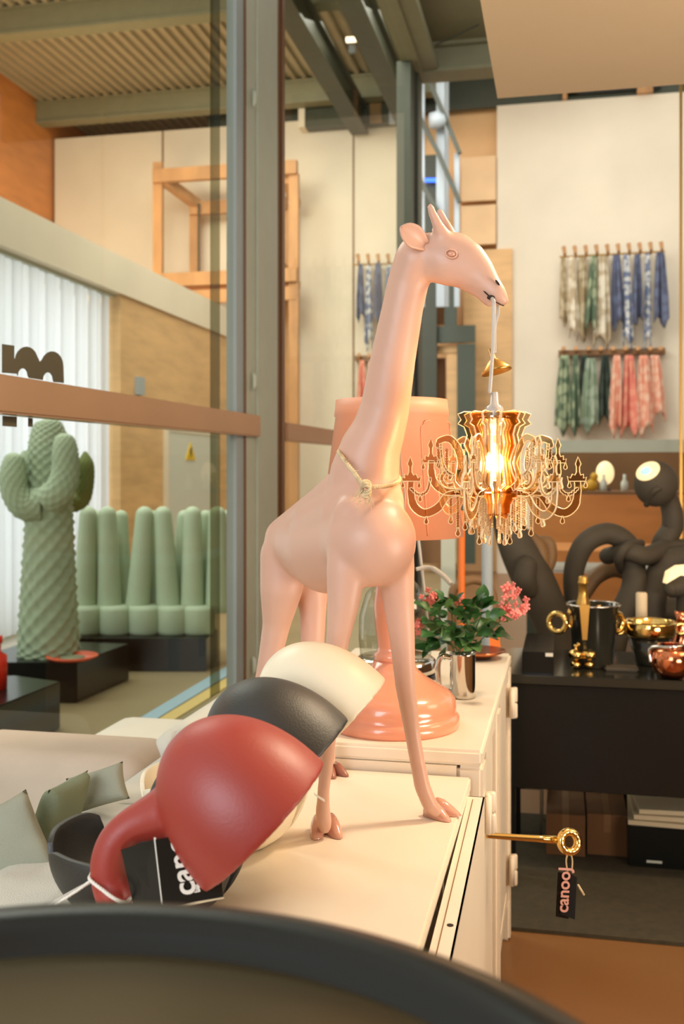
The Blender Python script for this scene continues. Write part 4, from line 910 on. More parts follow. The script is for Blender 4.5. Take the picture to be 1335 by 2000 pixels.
bm = NB(); bumpy(bm, [P(80, 985, D-.1), P(50, 985, D-.12), P(30, 960, D-.14), P(26, 925, D-.14), P(28, 893, D-.14), P(29, 884, D-.14)], [34*s, 30*s, 26*s, 25*s, 17*s, 3*s], 44, 70, rings=18); obj('arm', bm, M['cactus'], ca, True)
bm = NB(); bumpy(bm, [P(100, 975, D-.25), P(118, 955, D-.3), P(128, 920, D-.3), P(127, 880, D-.3), P(126, 854, D-.3), P(126, 846, D-.3)], [30*s, 27*s, 25*s, 23*s, 16*s, 3*s], 44, 80, rings=18); obj('arm', bm, M['cactus'], ca, True)
bm = NB(); bumpy(bm, [P(135, 985, D+.15), P(158, 975, D+.2), P(167, 940, D+.2), P(167, 905, D+.2), P(166, 882, D+.2)], [18*s, 18*s, 17*s, 16*s, 3*s], 40, 70, rings=16); obj('arm', bm, M['cactus_dark'], ca, True)
bm = NB(); bumpy(bm, [P(60, 960, D+.2), P(50, 930, D+.2), P(48, 900, D+.2), P(48, 880, D+.2)], [20*s, 20*s, 16*s, 3*s], 36, 40, rings=12); obj('arm', bm, M['cactus'], ca, True)
D2 = 7.3; s = D2/F_; ang_ = 0
gs = thing('ribbed_seat', 'pale green foam seat of tall rounded uprights on a black plinth', 'seat', Vector((P(290, 1235, D2).x, P(290, 1235, D2).y, 0.225)))
def upright(x0, x1, yt, yb, dd, rb, rt):
    bm = NB(); n = 12; pts = [P(x0+(x1-x0)*i/n, yb+(yt-yb)*i/n, dd) for i in range(n+1)]; r = [(rb+(rt-rb)*i/n)*s for i in range(n+1)]
    top = pts[-1]; d_ = (pts[-1]-pts[-2]).normalized()
    for q in range(1, 6): a = q*PI/10; pts.append(top+d_*rt*s*math.sin(a)); r.append(rt*s*math.cos(a)+1e-4)
    tube(bm, pts, r, 18); obj('upright', bm, M['greenseat'], gs, True)
for i, (a, b) in enumerate(((166, 172), (192, 190), (214, 210), (236, 236), (268, 282), (300, 296), (330, 318), (352, 360), (376, 376), (398, 402), (424, 424), (446, 444))):
    upright(a, b, 1006+(i % 2)*4, 1195, D2+(0.14 if i % 2 else -0.05), 24, 14 if i % 2 else 17)
for i, x in enumerate((150, 205, 262, 318, 368)):
    bm = NB(); c = P(x+20, 1235, D2-0.1); r_ = 31*s; h_ = 54*s; lathe(bm, [(0, 0), (r_*0.94, 0), (r_, 0.02), (r_, h_-0.03), (r_*0.93, h_), (0, h_)], (c.x, c.y, 0.226), 28); obj('base_lobe', bm, M['greenseat'], gs, True)
a = P(152, 1235, D2+0.05); b = P(400, 1235, D2+0.05)
bm = NB(); slab(bm, [Vector((a.x, a.y, 0.226)), Vector((b.x, b.y, 0.226)), Vector((b.x, b.y, 0.226))+FW*0.45, Vector((a.x, a.y, 0.226))+FW*0.45], (0, 0, 50*s)); obj('base', bm, M['greenseat'], gs)
c = PZ(141, 1287, 0.24)
pt = thing('party_platter', 'flat orange platter with coloured centre on the cactus plinth', 'platter', c)
bm = NB(); lathe(bm, [(0, 0.0), (0.12, 0.0), (0.155, 0.018), (0.15, 0.024), (0.11, 0.008), (0, 0.008)], c, 32); obj('dish', bm, M['platter'], pt, True)
bm = NB(); lathe(bm, [(0, 0.009), (0.075, 0.009), (0.07, 0.014), (0, 0.014)], c, 20); obj('centre', bm, M['cush_green'], pt, True)
c = PZ(-6, 1345, 0.25)
bm = NB(); lathe(bm, [(0, 0), (0.05, 0), (0.052, 0.12), (0.05, 0.17), (0.02, 0.19), (0.02, 0.23), (0.028, 0.235), (0.028, 0.27), (0, 0.27)], c, 24); tag(obj('red_bottle', bm, M['redtoy'], smooth=True), 'bright red bottle-shaped object cut by the left edge of the photo', 'bottle')

# ================================================================= TOWELS ON THE END WALL
TY = 13.8
_tk = [0]
def towel(name, x0, x1, y0, y1, label, m, skew=0, tip=0.5, group=None, tri=False, Y=TY):
    """hung by one corner: narrow at the peg, folds opening below"""
    _tk[0] += 1; Y = Y+(0.0 if _tk[0] % 2 else -0.06)
    bm = NB(); N, K = 14, 16; G = []; ph = random.uniform(0, 6)
    xm = (x0+x1)/2
    for i in range(K+1):
        t = i/K; w = (x1-x0)*(tip+(1-tip)*min(1, t*1.5)**0.7); row = []
        for j in range(N+1):
            u = j/N; x = xm+skew*t+(u-0.5)*w; bottom = y1-(y1-y0)*(0.16 if not tri else 0.3)*abs(math.sin(u*PI*1.2+ph))
            p = PY(x, y0+(bottom-y0)*t, Y); row.append(bm.verts.new(p+Vector((0, 0.05*t*math.sin(u*9+ph)+0.02*math.sin(u*17), 0))))
        G.append(row)
    for i in range(K):
        for j in range(N): bm.faces.new((G[i][j], G[i+1][j], G[i+1][j+1], G[i][j+1]))
    o = obj(name, bm, m, smooth=True); so = o.modifiers.new('s', 'SOLIDIFY'); so.thickness = 0.012; mod_bake(o)
    return tag(o, label, 'towel', group)
CT = dict(sand=cloth('towel_sand', (196, 182, 150), (160, 140, 104)), wht=cloth('towel_white', (226, 216, 192), (190, 172, 140)), blu=cloth('towel_blue', (104, 112, 136), (86, 90, 110)),
          blw=cloth('towel_blue_white', (212, 212, 206), (120, 130, 156), 14), grn=cloth('towel_green', (160, 170, 136), (92, 110, 86), 7), dgr=cloth('towel_dark_green', (60, 72, 60), (44, 54, 46)),
          pgr=cloth('towel_pale_green', (158, 172, 150), (130, 146, 120)), pnk=cloth('towel_pink', (232, 160, 132), (222, 130, 112), 9), pwh=cloth('towel_pink_white', (238, 196, 168), (228, 160, 132), 10))
def hooks(name, label, x0, x1, y, n, Y=TY, dy=0):
    t = thing(name, label, 'rail', PY((x0+x1)/2, y, Y+0.1))
    bm = NB(); a = PY(x0-8, y+12, Y-0.02); b = PY(x1+8, y+10+dy, Y-0.02); tube(bm, [a, b], 0.012, 8); obj('rod', bm, M['brass'], t)
    for i in range(n):
        x = x0+(x1-x0)*i/(n-1); bm = NB(); yy = y+dy*i/(n-1)
        tube(bm, [PY(x, yy-8, Y-0.04), PY(x+2, yy+4, Y-0.06), PY(x+2, yy+14, Y+0.02)], [0.028, 0.022, 0.012], 8); obj('peg', bm, M['timber'], t)
        bm = NB(); p = PY(x+1, yy+12, Y); tube(bm, [p, p+Vector((0, 0.19, 0))], 0.01, 6); obj('bracket', bm, M['brass'], t)
    return t
hooks('peg_rail', 'brass towel rail with ten wooden pegs, upper row on the bright wall', 1100, 1290, 490, 10, dy=-9)
for a in ((1092, 1108, 502, 642, 'sandy towel, leftmost under the peg rail', 'sand', 0), (1106, 1126, 502, 668, 'pale sand towel second from left on the peg rail', 'wht', 4), (1124, 1150, 500, 672, 'long cream towel third from left on the peg rail', 'sand', -3),
          (1148, 1168, 500, 648, 'olive checked towel fourth from left on the peg rail', 'grn', -6), (1158, 1192, 498, 684, 'long cream towel in the middle of the peg rail', 'wht', 0), (1190, 1216, 498, 650, 'blue towel left of the blue-and-white striped one', 'blu', 3),
          (1212, 1232, 497, 688, 'long blue-and-white patterned towel with twisted end', 'blw', 4), (1234, 1254, 497, 640, 'plain slate blue towel between two patterned ones', 'blu', 0), (1256, 1272, 495, 690, 'long thin blue-and-white towel second from the right', 'blw', 0), (1274, 1303, 493, 644, 'striped blue towel at the right end of the peg rail', 'blu', 2)):
    towel('tea_towel', a[0], a[1], a[2], a[3], a[4], CT[a[5]], a[6], group='towels on the upper peg rail')
br = thing('board_rail', 'dark brown board with pegs carrying green and pink towels', 'rail', PY(1190, 686, TY+0.15))
bm = NB(); a = PY(1090, 696, TY+0.1); b = PY(1298, 680, TY+0.1); box(bm, a.x, TY+0.05, a.z, b.x, TY+0.2, b.z); obj('board', bm, M['plydark'], br)
for x in (1100, 1124, 1148, 1172, 1196, 1220, 1244, 1268, 1288): bm = NB(); p = PY(x, 686, TY+0.05); tube(bm, [p, p+Vector((0, -0.09, 0.03))], [0.022, 0.03], 8); obj('peg', bm, M['timber'], br)
for a in ((1086, 1118, 694, 856, 'patterned green towel, leftmost on the brown board', 'grn', -4), (1114, 1132, 694, 856, 'pale leaf-print green towel beside the leftmost one', 'grn', 0), (1128, 1152, 694, 780, 'dark green folded towel on the brown board, left one', 'dgr', 2),
          (1136, 1170, 700, 852, 'pale grey-green towel behind the dark ones', 'pgr', -2), (1168, 1194, 694, 832, 'dark green towel next to the pink towels', 'dgr', 0), (1192, 1216, 694, 858, 'pale pink towel nearest the dark green one', 'pwh', -5),
          (1212, 1244, 694, 856, 'coral printed towel in the middle of the pink towels', 'pnk', 0), (1240, 1272, 694, 856, 'pink towel with white folds, second from right', 'pwh', 4), (1262, 1294, 694, 826, 'peach towel at the right end of the brown board', 'pwh', 6)):
    towel('hand_towel', a[0], a[1], a[2], a[3], a[4], CT[a[5]], a[6], group='towels on the brown board')
hooks('peg_rail', 'short towel rail imitating the upper rail mirrored in the glass', 698, 776, 505, 5)  # rail and towels here imitate a reflection in the glass
for a in ((696, 712, 516, 632, 'grey-blue towel imitating a reflection, leftmost on the short rail', 'blu', 0), (712, 728, 516, 690, 'blue-and-white towel imitating a reflection, second from left', 'blw', 0), (728, 748, 514, 634, 'slate towel imitating a reflection, middle of the short rail', 'blu', 0), (750, 770, 514, 640, 'pale folded towel imitating a reflection, beside the giraffe neck', 'blw', 0)):
    towel('tea_towel', a[0], a[1], a[2], a[3], a[4], CT[a[5]], a[6], group='towels imitating the glass reflection')
br2 = thing('board_rail', 'short brown peg board added over the pink towels imitating a reflection', 'rail', PY(712, 702, TY+0.15))  # board added to hold the towels that imitate a reflection
bm = NB(); a = PY(694, 706, TY+0.1); b = PY(760, 694, TY+0.1); box(bm, a.x, TY+0.05, a.z, b.x, TY+0.2, b.z); obj('board', bm, M['plydark'], br2)
for x in (705, 724): bm = NB(); p = PY(x, 700, TY+0.05); tube(bm, [p, p+Vector((0, -0.16, 0.03))], [0.022, 0.03], 8); obj('peg', bm, M['timber'], br2)
towel('hand_towel', 697, 716, 704, 800, 'low pink towel imitating a reflection, left one', CT['pnk'], group='pink towels imitating the glass reflection'); towel('hand_towel', 714, 736, 704, 800, 'low pink towel imitating a reflection, next to the pink shade', CT['pwh'], group='pink towels imitating the glass reflection')  # this pair imitates mirrored towels as well

# ================================================================= BLACK COUNTER AND WHAT STANDS ON IT
KZ = 0.695; f0 = PZ(1170, 1324, KZ); KY = f0.y
ct = thing('black_counter', 'long low black lacquered counter carrying the golden objects', 'counter', (1.2, KY+0.3, 0))
bm = NB(); box(bm, -0.20, KY, KZ-0.03, 2.6, KY+0.52, KZ); bmesh.ops.bevel(bm, geom=bm.edges[:], offset=0.003, segments=2, affect='EDGES'); obj('top', bm, M['counter'], ct)
zl = 0.32
for k in range(3):
    bm = NB(); x0 = -0.195+k*0.93; box(bm, x0, KY+0.012, zl+0.002, x0+0.924, KY+0.5, KZ-0.032); bmesh.ops.bevel(bm, geom=bm.edges[:], offset=0.002, segments=1, affect='EDGES'); obj('drawer_unit', bm, M['blackbox'], ct)
for xx in (-0.19, 1.2, 2.5):
    for yy in (KY+0.04, KY+0.44): bm = NB(); box(bm, xx, yy, 0.012, xx+0.035, yy+0.035, zl+0.002); obj('leg', bm, M['blackbox'], ct)
def onK(px, py): return PZ(px, py, KZ)
def lz(name, prof, c, m, parent=None, seg=32, sm=True): bm = NB(); lathe(bm, prof, c, seg); return obj(name, bm, m, parent, sm)
# raised black box at the counter's left end
a = onK(1012, 1319); b = onK(1080, 1321); bm = NB(); box(bm, a.x+0.01, KY+0.02, KZ+0.0005, b.x, KY+0.42, KZ+0.072); bmesh.ops.bevel(bm, geom=bm.edges[:], offset=0.003, segments=2, affect='EDGES')
bx_ = thing('black_box', 'black box at the left end of the counter beside the flowers', 'box', (a.x+0.05, KY+0.1, KZ)); obj('body', bm, M['blackbox'], bx_)
bm = NB(); p = PY(1072, 1279, KY+0.02); box(bm, p.x-0.012, KY+0.016, p.z-0.005, p.x+0.012, KY+0.0195, p.z+0.006); obj('sticker', bm, M['label'], bx_)
# ice bucket with ring handles, golden bottle inside
c = onK(1158, 1300); kd_ = (c-CAM).dot(FW); s = kd_/F_
bu = thing('ice_bucket', 'tall dark metal ice bucket with gold hand and ring handles', 'bucket', c)
rt_ = 50*s; rb = 37*s; hB = 120*s
lz('bowl', [(0, 0), (rb, 0), (rb+0.003, 0.006), (rt_-0.002, hB-0.008), (rt_+0.003, hB-0.004), (rt_+0.003, hB), (rt_-0.003, hB), (rb-0.003, 0.02), (0, 0.012)], c, M['counter'], bu, 48)
bm = NB(); tube(bm, [c+UP*hB+(rt_+0.002)*(RT*math.cos(q)+FW*math.sin(q)) for q in [i*2*PI/48 for i in range(48)]], 0.003, 8, cyc=True); obj('rim', bm, M['chrome'], bu, True)
for sx, px in ((-1, 1088), (1, 1203)):
    hc = P(px, 1216, kd_-0.02); hd = thing('x', 'x', 'x'); bpy.data.objects.remove(hd)
    bm = NB(); v1 = (RT*0.8+FW*0.6*sx); tube(bm, [hc+18*s*(v1*math.cos(q)+UP*math.sin(q)) for q in [i*2*PI/24 for i in range(24)]], 0.0095, 12, cyc=True); hd = obj('handle', bm, M['gold'], bu, True)
    bm = NB(); tube(bm, bez([hc-RT*sx*16*s+UP*2*s, hc-RT*sx*26*s-UP*8*s, hc-RT*sx*30*s+UP*14*s, hc-RT*sx*34*s+UP*34*s], 6), 0.0075, 10); obj('handle_arm', bm, M['gold'], hd, True)
    bm = NB(); ell(bm, hc-RT*sx*24*s+UP*20*s, 0.009, 0.012, 0.009); obj('finial', bm, M['gold'], hd, True)
bm = NB(); fc_ = c-FW*(rt_*0.96); slab(bm, [P(1131, 1182, kd_-rt_-0.005), P(1151, 1182, kd_-rt_-0.005), P(1146, 1250, kd_-rt_+0.006), P(1137, 1250, kd_-rt_+0.006)], FW*0.004); obj('front_strap', bm, M['brass'], bu)
gb = thing('champagne_bottle', 'gold foiled bottle neck rising out of the dark ice bucket', 'bottle', P(1138, 1290, kd_))
base_ = P(1138, 1285, kd_); H_b = 160*s
lz('glass_body', [(0, 0), (0.03, 0), (0.033, 0.01), (0.033, H_b*0.5), (0.026, H_b*0.62), (0, H_b*0.62)], base_, M['teal'], gb, 28)
lz('foil', [(0.025, H_b*0.60), (0.024, H_b*0.66), (0.0165, H_b*0.76), (0.0145, H_b*0.90), (0.0175, H_b*0.905), (0.0175, H_b*0.93), (0.0155, H_b*0.94), (0.0155, H_b*0.985), (0.011, H_b), (0, H_b)], base_, M['brass'], gb, 28)
for px, lab in ((1124, 'left golden beaded foot ornament in front of the ice bucket'), (1150, 'right golden beaded foot ornament in front of the ice bucket')):
    c = onK(px, 1306); t = thing('beaded_ornament', lab, 'ornament', c)
    for dy, r_, nm in ((8, 9, 'foot'), (27, 13, 'bead'), (44, 4, 'pearl')):
        bm = NB(); ell(bm, c+UP*dy*s, r_*s*1.15, r_*s*0.85, r_*s*1.2)
        if nm == 'bead':
            for q in range(10): ell(bm, c+UP*(dy*s+math.sin(q*2.1)*5*s)+RT*math.cos(q*1.3)*11*s-FW*0.008, 3.6*s, 3.6*s, 3.6*s, 10, 6)
        obj(nm, bm, M['gold'], t, True)
    bm = NB(); tube(bm, [c+UP*14*s, c+UP*46*s], 0.0045, 8); ell(bm, c+UP*47*s+RT*0.009, 4*s, 4*s, 4*s, 10, 6); obj('stem', bm, M['gold'], t, True)
c = onK(1213, 1310); bm = NB(); d_ = 0.0; box(bm, c.x-0.055, c.y-0.02, KZ+0.0005, c.x+0.055, c.y+0.05, KZ+0.012); bmesh.ops.bevel(bm, geom=bm.edges[:], offset=0.005, segments=2, affect='EDGES'); tag(obj('coaster', bm, M['tube']), 'flat dark coaster lying on the counter right of the bucket', 'coaster')
c = onK(1268, 1298); s = (c-CAM).dot(FW)/F_
bo = thing('footed_bowl', 'dark conical bowl with a wide gold rim on the counter', 'bowl', c)
lz('cone', [(0, 0), (26*s, 0), (28*s, 4*s), (42*s, 58*s), (40*s, 58*s), (0, 8*s)], c, M['counter'], bo, 40)
lz('rim', [(43*s, 56*s), (49*s, 58*s), (51*s, 62*s), (51*s, 82*s), (49*s, 86*s), (46*s, 84*s), (44*s, 62*s)], c, M['gold'], bo, 48)
for sx in (-1, 1):
    bm = NB(); hc = c+UP*70*s+RT*sx*60*s; tube(bm, [hc+10*s*(RT*math.cos(q)+UP*math.sin(q)) for q in [i*2*PI/16 for i in range(16)]], 0.006, 8, cyc=True); obj('handle', bm, M['gold'], bo, True)
c = onK(1312, 1324); s = (c-CAM).dot(FW)/F_
va = thing('gold_vase', 'round rose gold vase with green-gold lip near the right edge', 'vase', c)
lz('belly', [(0, 0), (22*s, 2*s), (36*s, 14*s), (42*s, 34*s), (38*s, 54*s), (26*s, 66*s), (24*s, 64*s), (34*s, 52*s), (38*s, 34*s), (30*s, 14*s), (0, 6*s)], c, M['rose'], va, 40)
bm = NB(); tube(bm, bez([c+UP*30*s-RT*42*s, c+UP*58*s-RT*42*s, c+UP*64*s-RT*10*s-FW*26*s, c+UP*66*s+RT*20*s-FW*20*s], 8), 0.006, 10); obj('lip_band', bm, M['chrome'], va, True)
c = onK(1330, 1290); s = (c-CAM).dot(FW)/F_
lz('rose_vase', [(0, 0), (16*s, 0), (24*s, 20*s), (14*s, 50*s), (10*s, 80*s), (14*s, 96*s), (12*s, 96*s), (8*s, 78*s), (0, 70*s)], c, M['rose'], None, 32); tag(bpy.data.objects['rose_vase'], 'slender rose gold vase behind the round one at the right edge', 'vase')
c = onK(1252, 1278); s = (c-CAM).dot(FW)/F_
cs = thing('candle', 'peach coloured pillar candle behind the gold-rimmed bowl', 'candle', c)
lz('wax', [(0, 6*s), (11*s, 6*s), (11*s, 118*s), (9*s, 121*s), (0, 119*s)], c, M['soffit'], cs, 24); lz('holder', [(0, 0), (15*s, 0), (15*s, 4*s), (12*s, 6*s), (0, 6*s)], c, M['brass'], cs, 24)
# low plinth behind the counter with the knotted tube sculptures
bm = NB(); box(bm, 0.0, 4.15, 0, 3.4, 5.2, 0.58); bmesh.ops.bevel(bm, geom=bm.edges[:], offset=0.006, segments=2, affect='EDGES'); tag(obj('display_base', bm, M['blackbox']), 'low black display base behind the counter under the knotted tubes', 'plinth')
SD = 4.35; s = SD/F_
def kt(name, pts, r, parent, m=M['tube'], seg=20):
    bm = NB(); Q = bez([tuple(P(x, y, SD+dz))+(rr*s,) for (x, y, dz, rr) in pts], 8)
    q0 = Vector(Q[0][:3]); q1 = Vector(Q[-1][:3])
    tube(bm, [q[:3] for q in Q], [q[3] for q in Q], seg); ell(bm, q0, Q[0][3], Q[0][3], Q[0][3]); ell(bm, q1, Q[-1][3], Q[-1][3], Q[-1][3])
    return obj(name, bm, m, parent, True)
zpl = P(1100, 1270, SD)
k1_ = thing('twisted_trunk', 'thick dark twisted trunk-like sculpture with bronze folds, left of the knots', 'sculpture', Vector((P(1090, 1270, SD).x, P(1090, 1270, SD).y, 0.58)))
kt('trunk', [(985, 1000, 0, 26), (1005, 1060, 0, 34), (1035, 1120, 0, 40), (1068, 1190, 0, 38), (1088, 1255, 0, 34), (1092, 1275, 0, 34)], 0, k1_)
kt('stub', [(1028, 1105, -.1, 20), (1025, 1130, -.1, 21), (1032, 1150, -.08, 18)], 0, k1_)
kt('fold', [(1030, 1045, .02, 12), (1052, 1070, .0, 16), (1060, 1110, 0, 17), (1075, 1150, .03, 14)], 0, k1_, M['tube_brown'])
kt('fold', [(1052, 1055, .02, 9), (1072, 1062, 0, 12), (1074, 1095, 0, 12), (1058, 1125, 0, 12)], 0, k1_, M['tube_brown'])
k2_ = thing('knotted_tube_chair', 'dark grey chair sculpture of thick knotted tubes in front of orange timber', 'chair', Vector((P(1220, 1270, SD).x, P(1220, 1270, SD).y, 0.58)))
kt('tube_loop', [(1128, 1272, 0.1, 19), (1120, 1180, .1, 19), (1120, 1115, 0.05, 20), (1142, 1062, 0, 21), (1185, 1042, 0, 21), (1222, 1060, 0, 21), (1236, 1100, 0, 22), (1236, 1150, 0, 24), (1212, 1205, 0, 24), (1196, 1270, 0, 24)], 0, k2_)
kt('tube_cross', [(1186, 1086, .09, 17), (1225, 1078, -.06, 17), (1262, 1086, -.05, 19), (1300, 1072, .05, 19), (1350, 1072, .05, 19)], 0, k2_)
kt('tube_collar', [(1212, 1112, .05, 9), (1208, 1090, -.07, 9), (1226, 1066, -.08, 9), (1250, 1062, .02, 9)], 0, k2_, M['tube'])
kt('tube_side', [(1345, 1088, .0, 24), (1300, 1100, 0, 25), (1278, 1150, 0, 26), (1272, 1215, 0, 26), (1270, 1272, 0, 26)], 0, k2_)
kt('tube_low', [(1140, 1160, .25, 15), (1165, 1125, .25, 17), (1205, 1112, .25, 17), (1250, 1140, .25, 15), (1262, 1200, .25, 15)], 0, k2_, M['tube_brown'])
kt('tube_back', [(1320, 1190, .3, 24), (1250, 1190, .3, 22), (1180, 1205, .3, 20), (1140, 1235, .3, 20)], 0, k2_)
k3_ = thing('bent_tube', 'dark round head on a bent tube neck, glowing spot imitating a reflection', 'lamp', Vector((P(1322, 1270, SD).x, P(1322, 1270, SD+.4).y, 0.58)))
kt('neck', [(1290, 952, .1, 18), (1308, 985, .08, 20), (1312, 1030, .08, 21), (1292, 1068, .12, 21), (1310, 1110, .5, 19), (1325, 1180, .62, 19), (1325, 1225, .62, 19)], 0, k3_)
bm = NB(); hcn = P(1280, 945, SD); ell(bm, hcn, 42*s, 45*s, 40*s, 28, 18); obj('head', bm, M['tube'], k3_, True)
bm = NB(); ax = (-RT*0.55+UP*0.62-FW*0.55).normalized(); lathe(bm, [(0, 46.6*s), (10*s, 45.6*s), (22*s, 41*s), (24*s, 39*s), (22*s, 38*s), (0, 44*s)], hcn+ax*0.002, 32, axis=ax)
obj('cream_reflection', bm, M['domeglow'], k3_, True)  # glowing cream cap imitates a reflection on the round head
bm = NB(); lathe(bm, [(0, 47.6*s), (6*s, 47.2*s), (12*s, 45.8*s), (11*s, 45*s), (0, 46.4*s)], hcn+ax*0.004-UP*0.006, 24, axis=ax); obj('blue_reflection', bm, M['domeblue'], k3_, True)  # blue centre of that imitated reflection, also made to glow
kt('tube_collar', [(1262, 985, .0, 6), (1278, 958, -.08, 6), (1302, 952, -.05, 6)], 0, k3_)
bm = NB(); pp = [P(x, y, SD-0.3) for x, y in ((1301, 1140), (1306, 1118), (1325, 1106), (1350, 1104), (1350, 1126), (1328, 1124))]
A = [bm.verts.new(p) for p in pp]; B = [bm.verts.new(p+FW*0.05) for p in pp]; bm.faces.new(A); bm.faces.new(B[::-1])
for i in range(6): bm.faces.new((A[i], B[i], B[(i+1) % 6], A[(i+1) % 6]))
l2 = thing('curved_tube', 'low dark tube with glowing arched cream band imitating a reflection, right edge', 'lamp', Vector((P(1335, 1150, SD-.3).x, P(1335, 1150, SD-.3).y, 0.58))); obj('band', bm, M['domeglow'], l2)  # glowing band imitates a reflection on the dark tube
kt('body', [(1312, 1150, -.22, 16), (1345, 1150, -.22, 24), (1345, 1200, -.2, 24), (1345, 1290, -.2, 24)], 0, l2)
# under the counter
def flo(px, py): return PZ(px, py, 0.012)
for i, (x0, x1, lab) in enumerate(((1066, 1142, 'brown cardboard box under the counter, left of the pair'), (1146, 1224, 'brown cardboard box under the counter, right of the pair'))):
    a = flo(x0, 1668); b = flo(x1, 1670); t = thing('cardboard_box', lab, 'box', (a.x, a.y, 0.012)); h_ = 0.155
    bm = NB(); box(bm, a.x, a.y, 0.0125, b.x, a.y+0.3, h_); obj('body', bm, M['cardboard'], t)
    bm = NB(); xm = (a.x+b.x)/2; box(bm, xm-0.012, a.y-0.001, h_*0.6, xm+0.012, a.y+0.3, h_+0.001); obj('tape', bm, M['plydark'], t)
a = flo(1226, 1692); bm = NB(); box(bm, a.x, a.y, 0.0125, a.x+0.9, a.y+0.4, 0.15); bmesh.ops.bevel(bm, geom=bm.edges[:], offset=0.004, segments=2, affect='EDGES')
t = thing('storage_case', 'black storage case under the right part of the counter', 'case', (a.x+0.3, a.y+0.1, 0.012)); obj('body', bm, M['blackbox'], t)
bm = NB(); p = PY(1262, 1682, a.y); box(bm, p.x, a.y-0.002, p.z-0.004, p.x+0.05, a.y, p.z+0.004); obj('nameplate', bm, M['meter'], t)
for k in range(3): bm = NB(); zz_ = 0.1505+k*0.017; box(bm, a.x+0.01+0.01*k, a.y+0.02*k, zz_, a.x+0.5-0.02*k, a.y+0.34, zz_+0.015); bmesh.ops.rotate(bm, verts=bm.verts[:], cent=(a.x+.25, a.y+.2, zz_), matrix=Matrix.Rotation(0.05*(k-1), 3, 'Z')); tag(obj('magazine', bm, M['paper']), ('bottom magazine of the stack on the black case', 'middle magazine of the stack on the black case', 'top magazine of the stack on the black case')[k], 'magazine', 'magazines under the counter')
a = flo(1008, 1630); b = flo(1060, 1630); st_ = thing('small_stool', 'small pale stool under the left end of the counter', 'stool', ((a.x+b.x)/2, a.y, 0.012))
zt3 = 0.24
bm = NB(); box(bm, a.x-0.1, a.y, zt3-0.015, b.x, a.y+0.2, zt3); obj('seat', bm, M['meter'], st_)
for xx, yy in ((b.x-0.012, a.y+0.004), (a.x-0.09, a.y+0.004), (b.x-0.012, a.y+0.185), (a.x-0.09, a.y+0.185)): bm = NB(); box(bm, xx, yy, 0.0125, xx+0.01, yy+0.01, zt3-0.015); obj('leg', bm, M['chrome'], st_)
bm = NB(); box(bm, a.x-0.09, a.y+0.006, zt3-0.06, b.x, a.y+0.012, zt3-0.053); obj('stretcher', bm, M['chrome'], st_)

# ================================================================= FLOWERS, JUG, CLOCHE, POLES ON THE FAR CABINET
c = PZ(903, 1362, FT); s = (c-CAM).dot(FW)/F_
jg = thing('chrome_jug', 'polished chrome jug with a looped handle holding the pink flowers', 'jug', c)
lz('vessel', [(0, 0), (22*s, 0), (24.5*s, 2*s), (25*s, 8*s), (24.5*s, 84*s), (25.5*s, 87*s), (24*s, 87*s), (22.5*s, 80*s), (22*s, 6*s), (0, 5*s)], c, M['chrome'], jg, 44)
bm = NB(); hp = bez([c-RT*23*s+UP*78*s, c-RT*40*s+UP*80*s, c-RT*48*s+UP*64*s, c-RT*47*s+UP*30*s, c-RT*42*s+UP*14*s, c-RT*23*s+UP*12*s], 6)
tube(bm, hp, 5.5*s, 10); obj('handle', bm, M['chrome'], jg, True)
fl = thing('flower_bunch', 'bunch of dark green leaves and small pink flowers in the chrome jug', 'flowers', c+UP*0.03)
def leafmesh():
    bm = NB(); N = 8; L = 0.036; G = []
    for i in range(N+1):
        u = i/N; w = 0.0155*math.sin(PI*u**0.75)**0.8; row = [bm.verts.new((u*L, sg*w, -0.012*u*u+0.004*abs(sg)*math.sin(PI*u))) for sg in (-1, -0.5, 0, 0.5, 1)]; G.append(row)
    for i in range(N):
        for j in range(4): bm.faces.new((G[i][j], G[i+1][j], G[i+1][j+1], G[i][j+1]))
    bmesh.ops.remove_doubles(bm, verts=bm.verts[:], dist=0.0002)
    return bm
lm = []
for mm in ('leaf', 'leaf2'):
    me = bpy.data.meshes.new('leaf'); b_ = leafmesh(); b_.to_mesh(me); b_.free(); me.materials.append(M[mm])
    for p in me.polygons: p.use_smooth = True
    lm.append(me)
rr = random.Random(5)
mouth = c+UP*84*s; fb = world(fl)
def leafat(p, direction, sc, me):
    o = bpy.data.objects.new('leaf', me); COL.objects.link(o); o.parent = fl; o.location = p-fb
    d = Vector(direction).normalized(); q = d.to_track_quat('X', 'Z'); o.rotation_euler = (q @ __import__('mathutils').Quaternion((1, 0, 0), rr.uniform(-1.0, 1.0))).to_euler(); o.scale = (sc, sc, sc)
dm = (c-CAM).dot(FW)
for i in range(120):
    x = rr.triangular(812, 985, 895); y = rr.uniform(1168, 1272) if x < 960 else rr.uniform(1200, 1262)
    if x < 850: y = rr.uniform(1185, 1270)
    if 868 < x < 925 and y > 1262: y -= 30
    dd = dm+rr.uniform(-0.075, 0.07); p = P(x, y, dd)
    di = (p-mouth)+Vector((rr.uniform(-.04, .04), rr.uniform(-.09, .02), rr.uniform(-.07, .03))); leafat(p, di, rr.uniform(0.75, 1.25), lm[1 if rr.random() < 0.22 else 0])
for k in range(9):
    tx, ty = [(825, 1200), (850, 1190), (880, 1190), (910, 1195), (940, 1200), (975, 1190), (1000, 1165), (990, 1200), (825, 1235)][k]
    bm = NB(); tube(bm, bez([c+UP*20*s+RT*rr.uniform(-8, 8)*s, mouth+RT*rr.uniform(-14, 14)*s, P(tx, ty, dm+rr.uniform(-.04, .04))], 6), 0.0013, 5); obj('stem', bm, M['stem'], fl, True)
bm = NB()
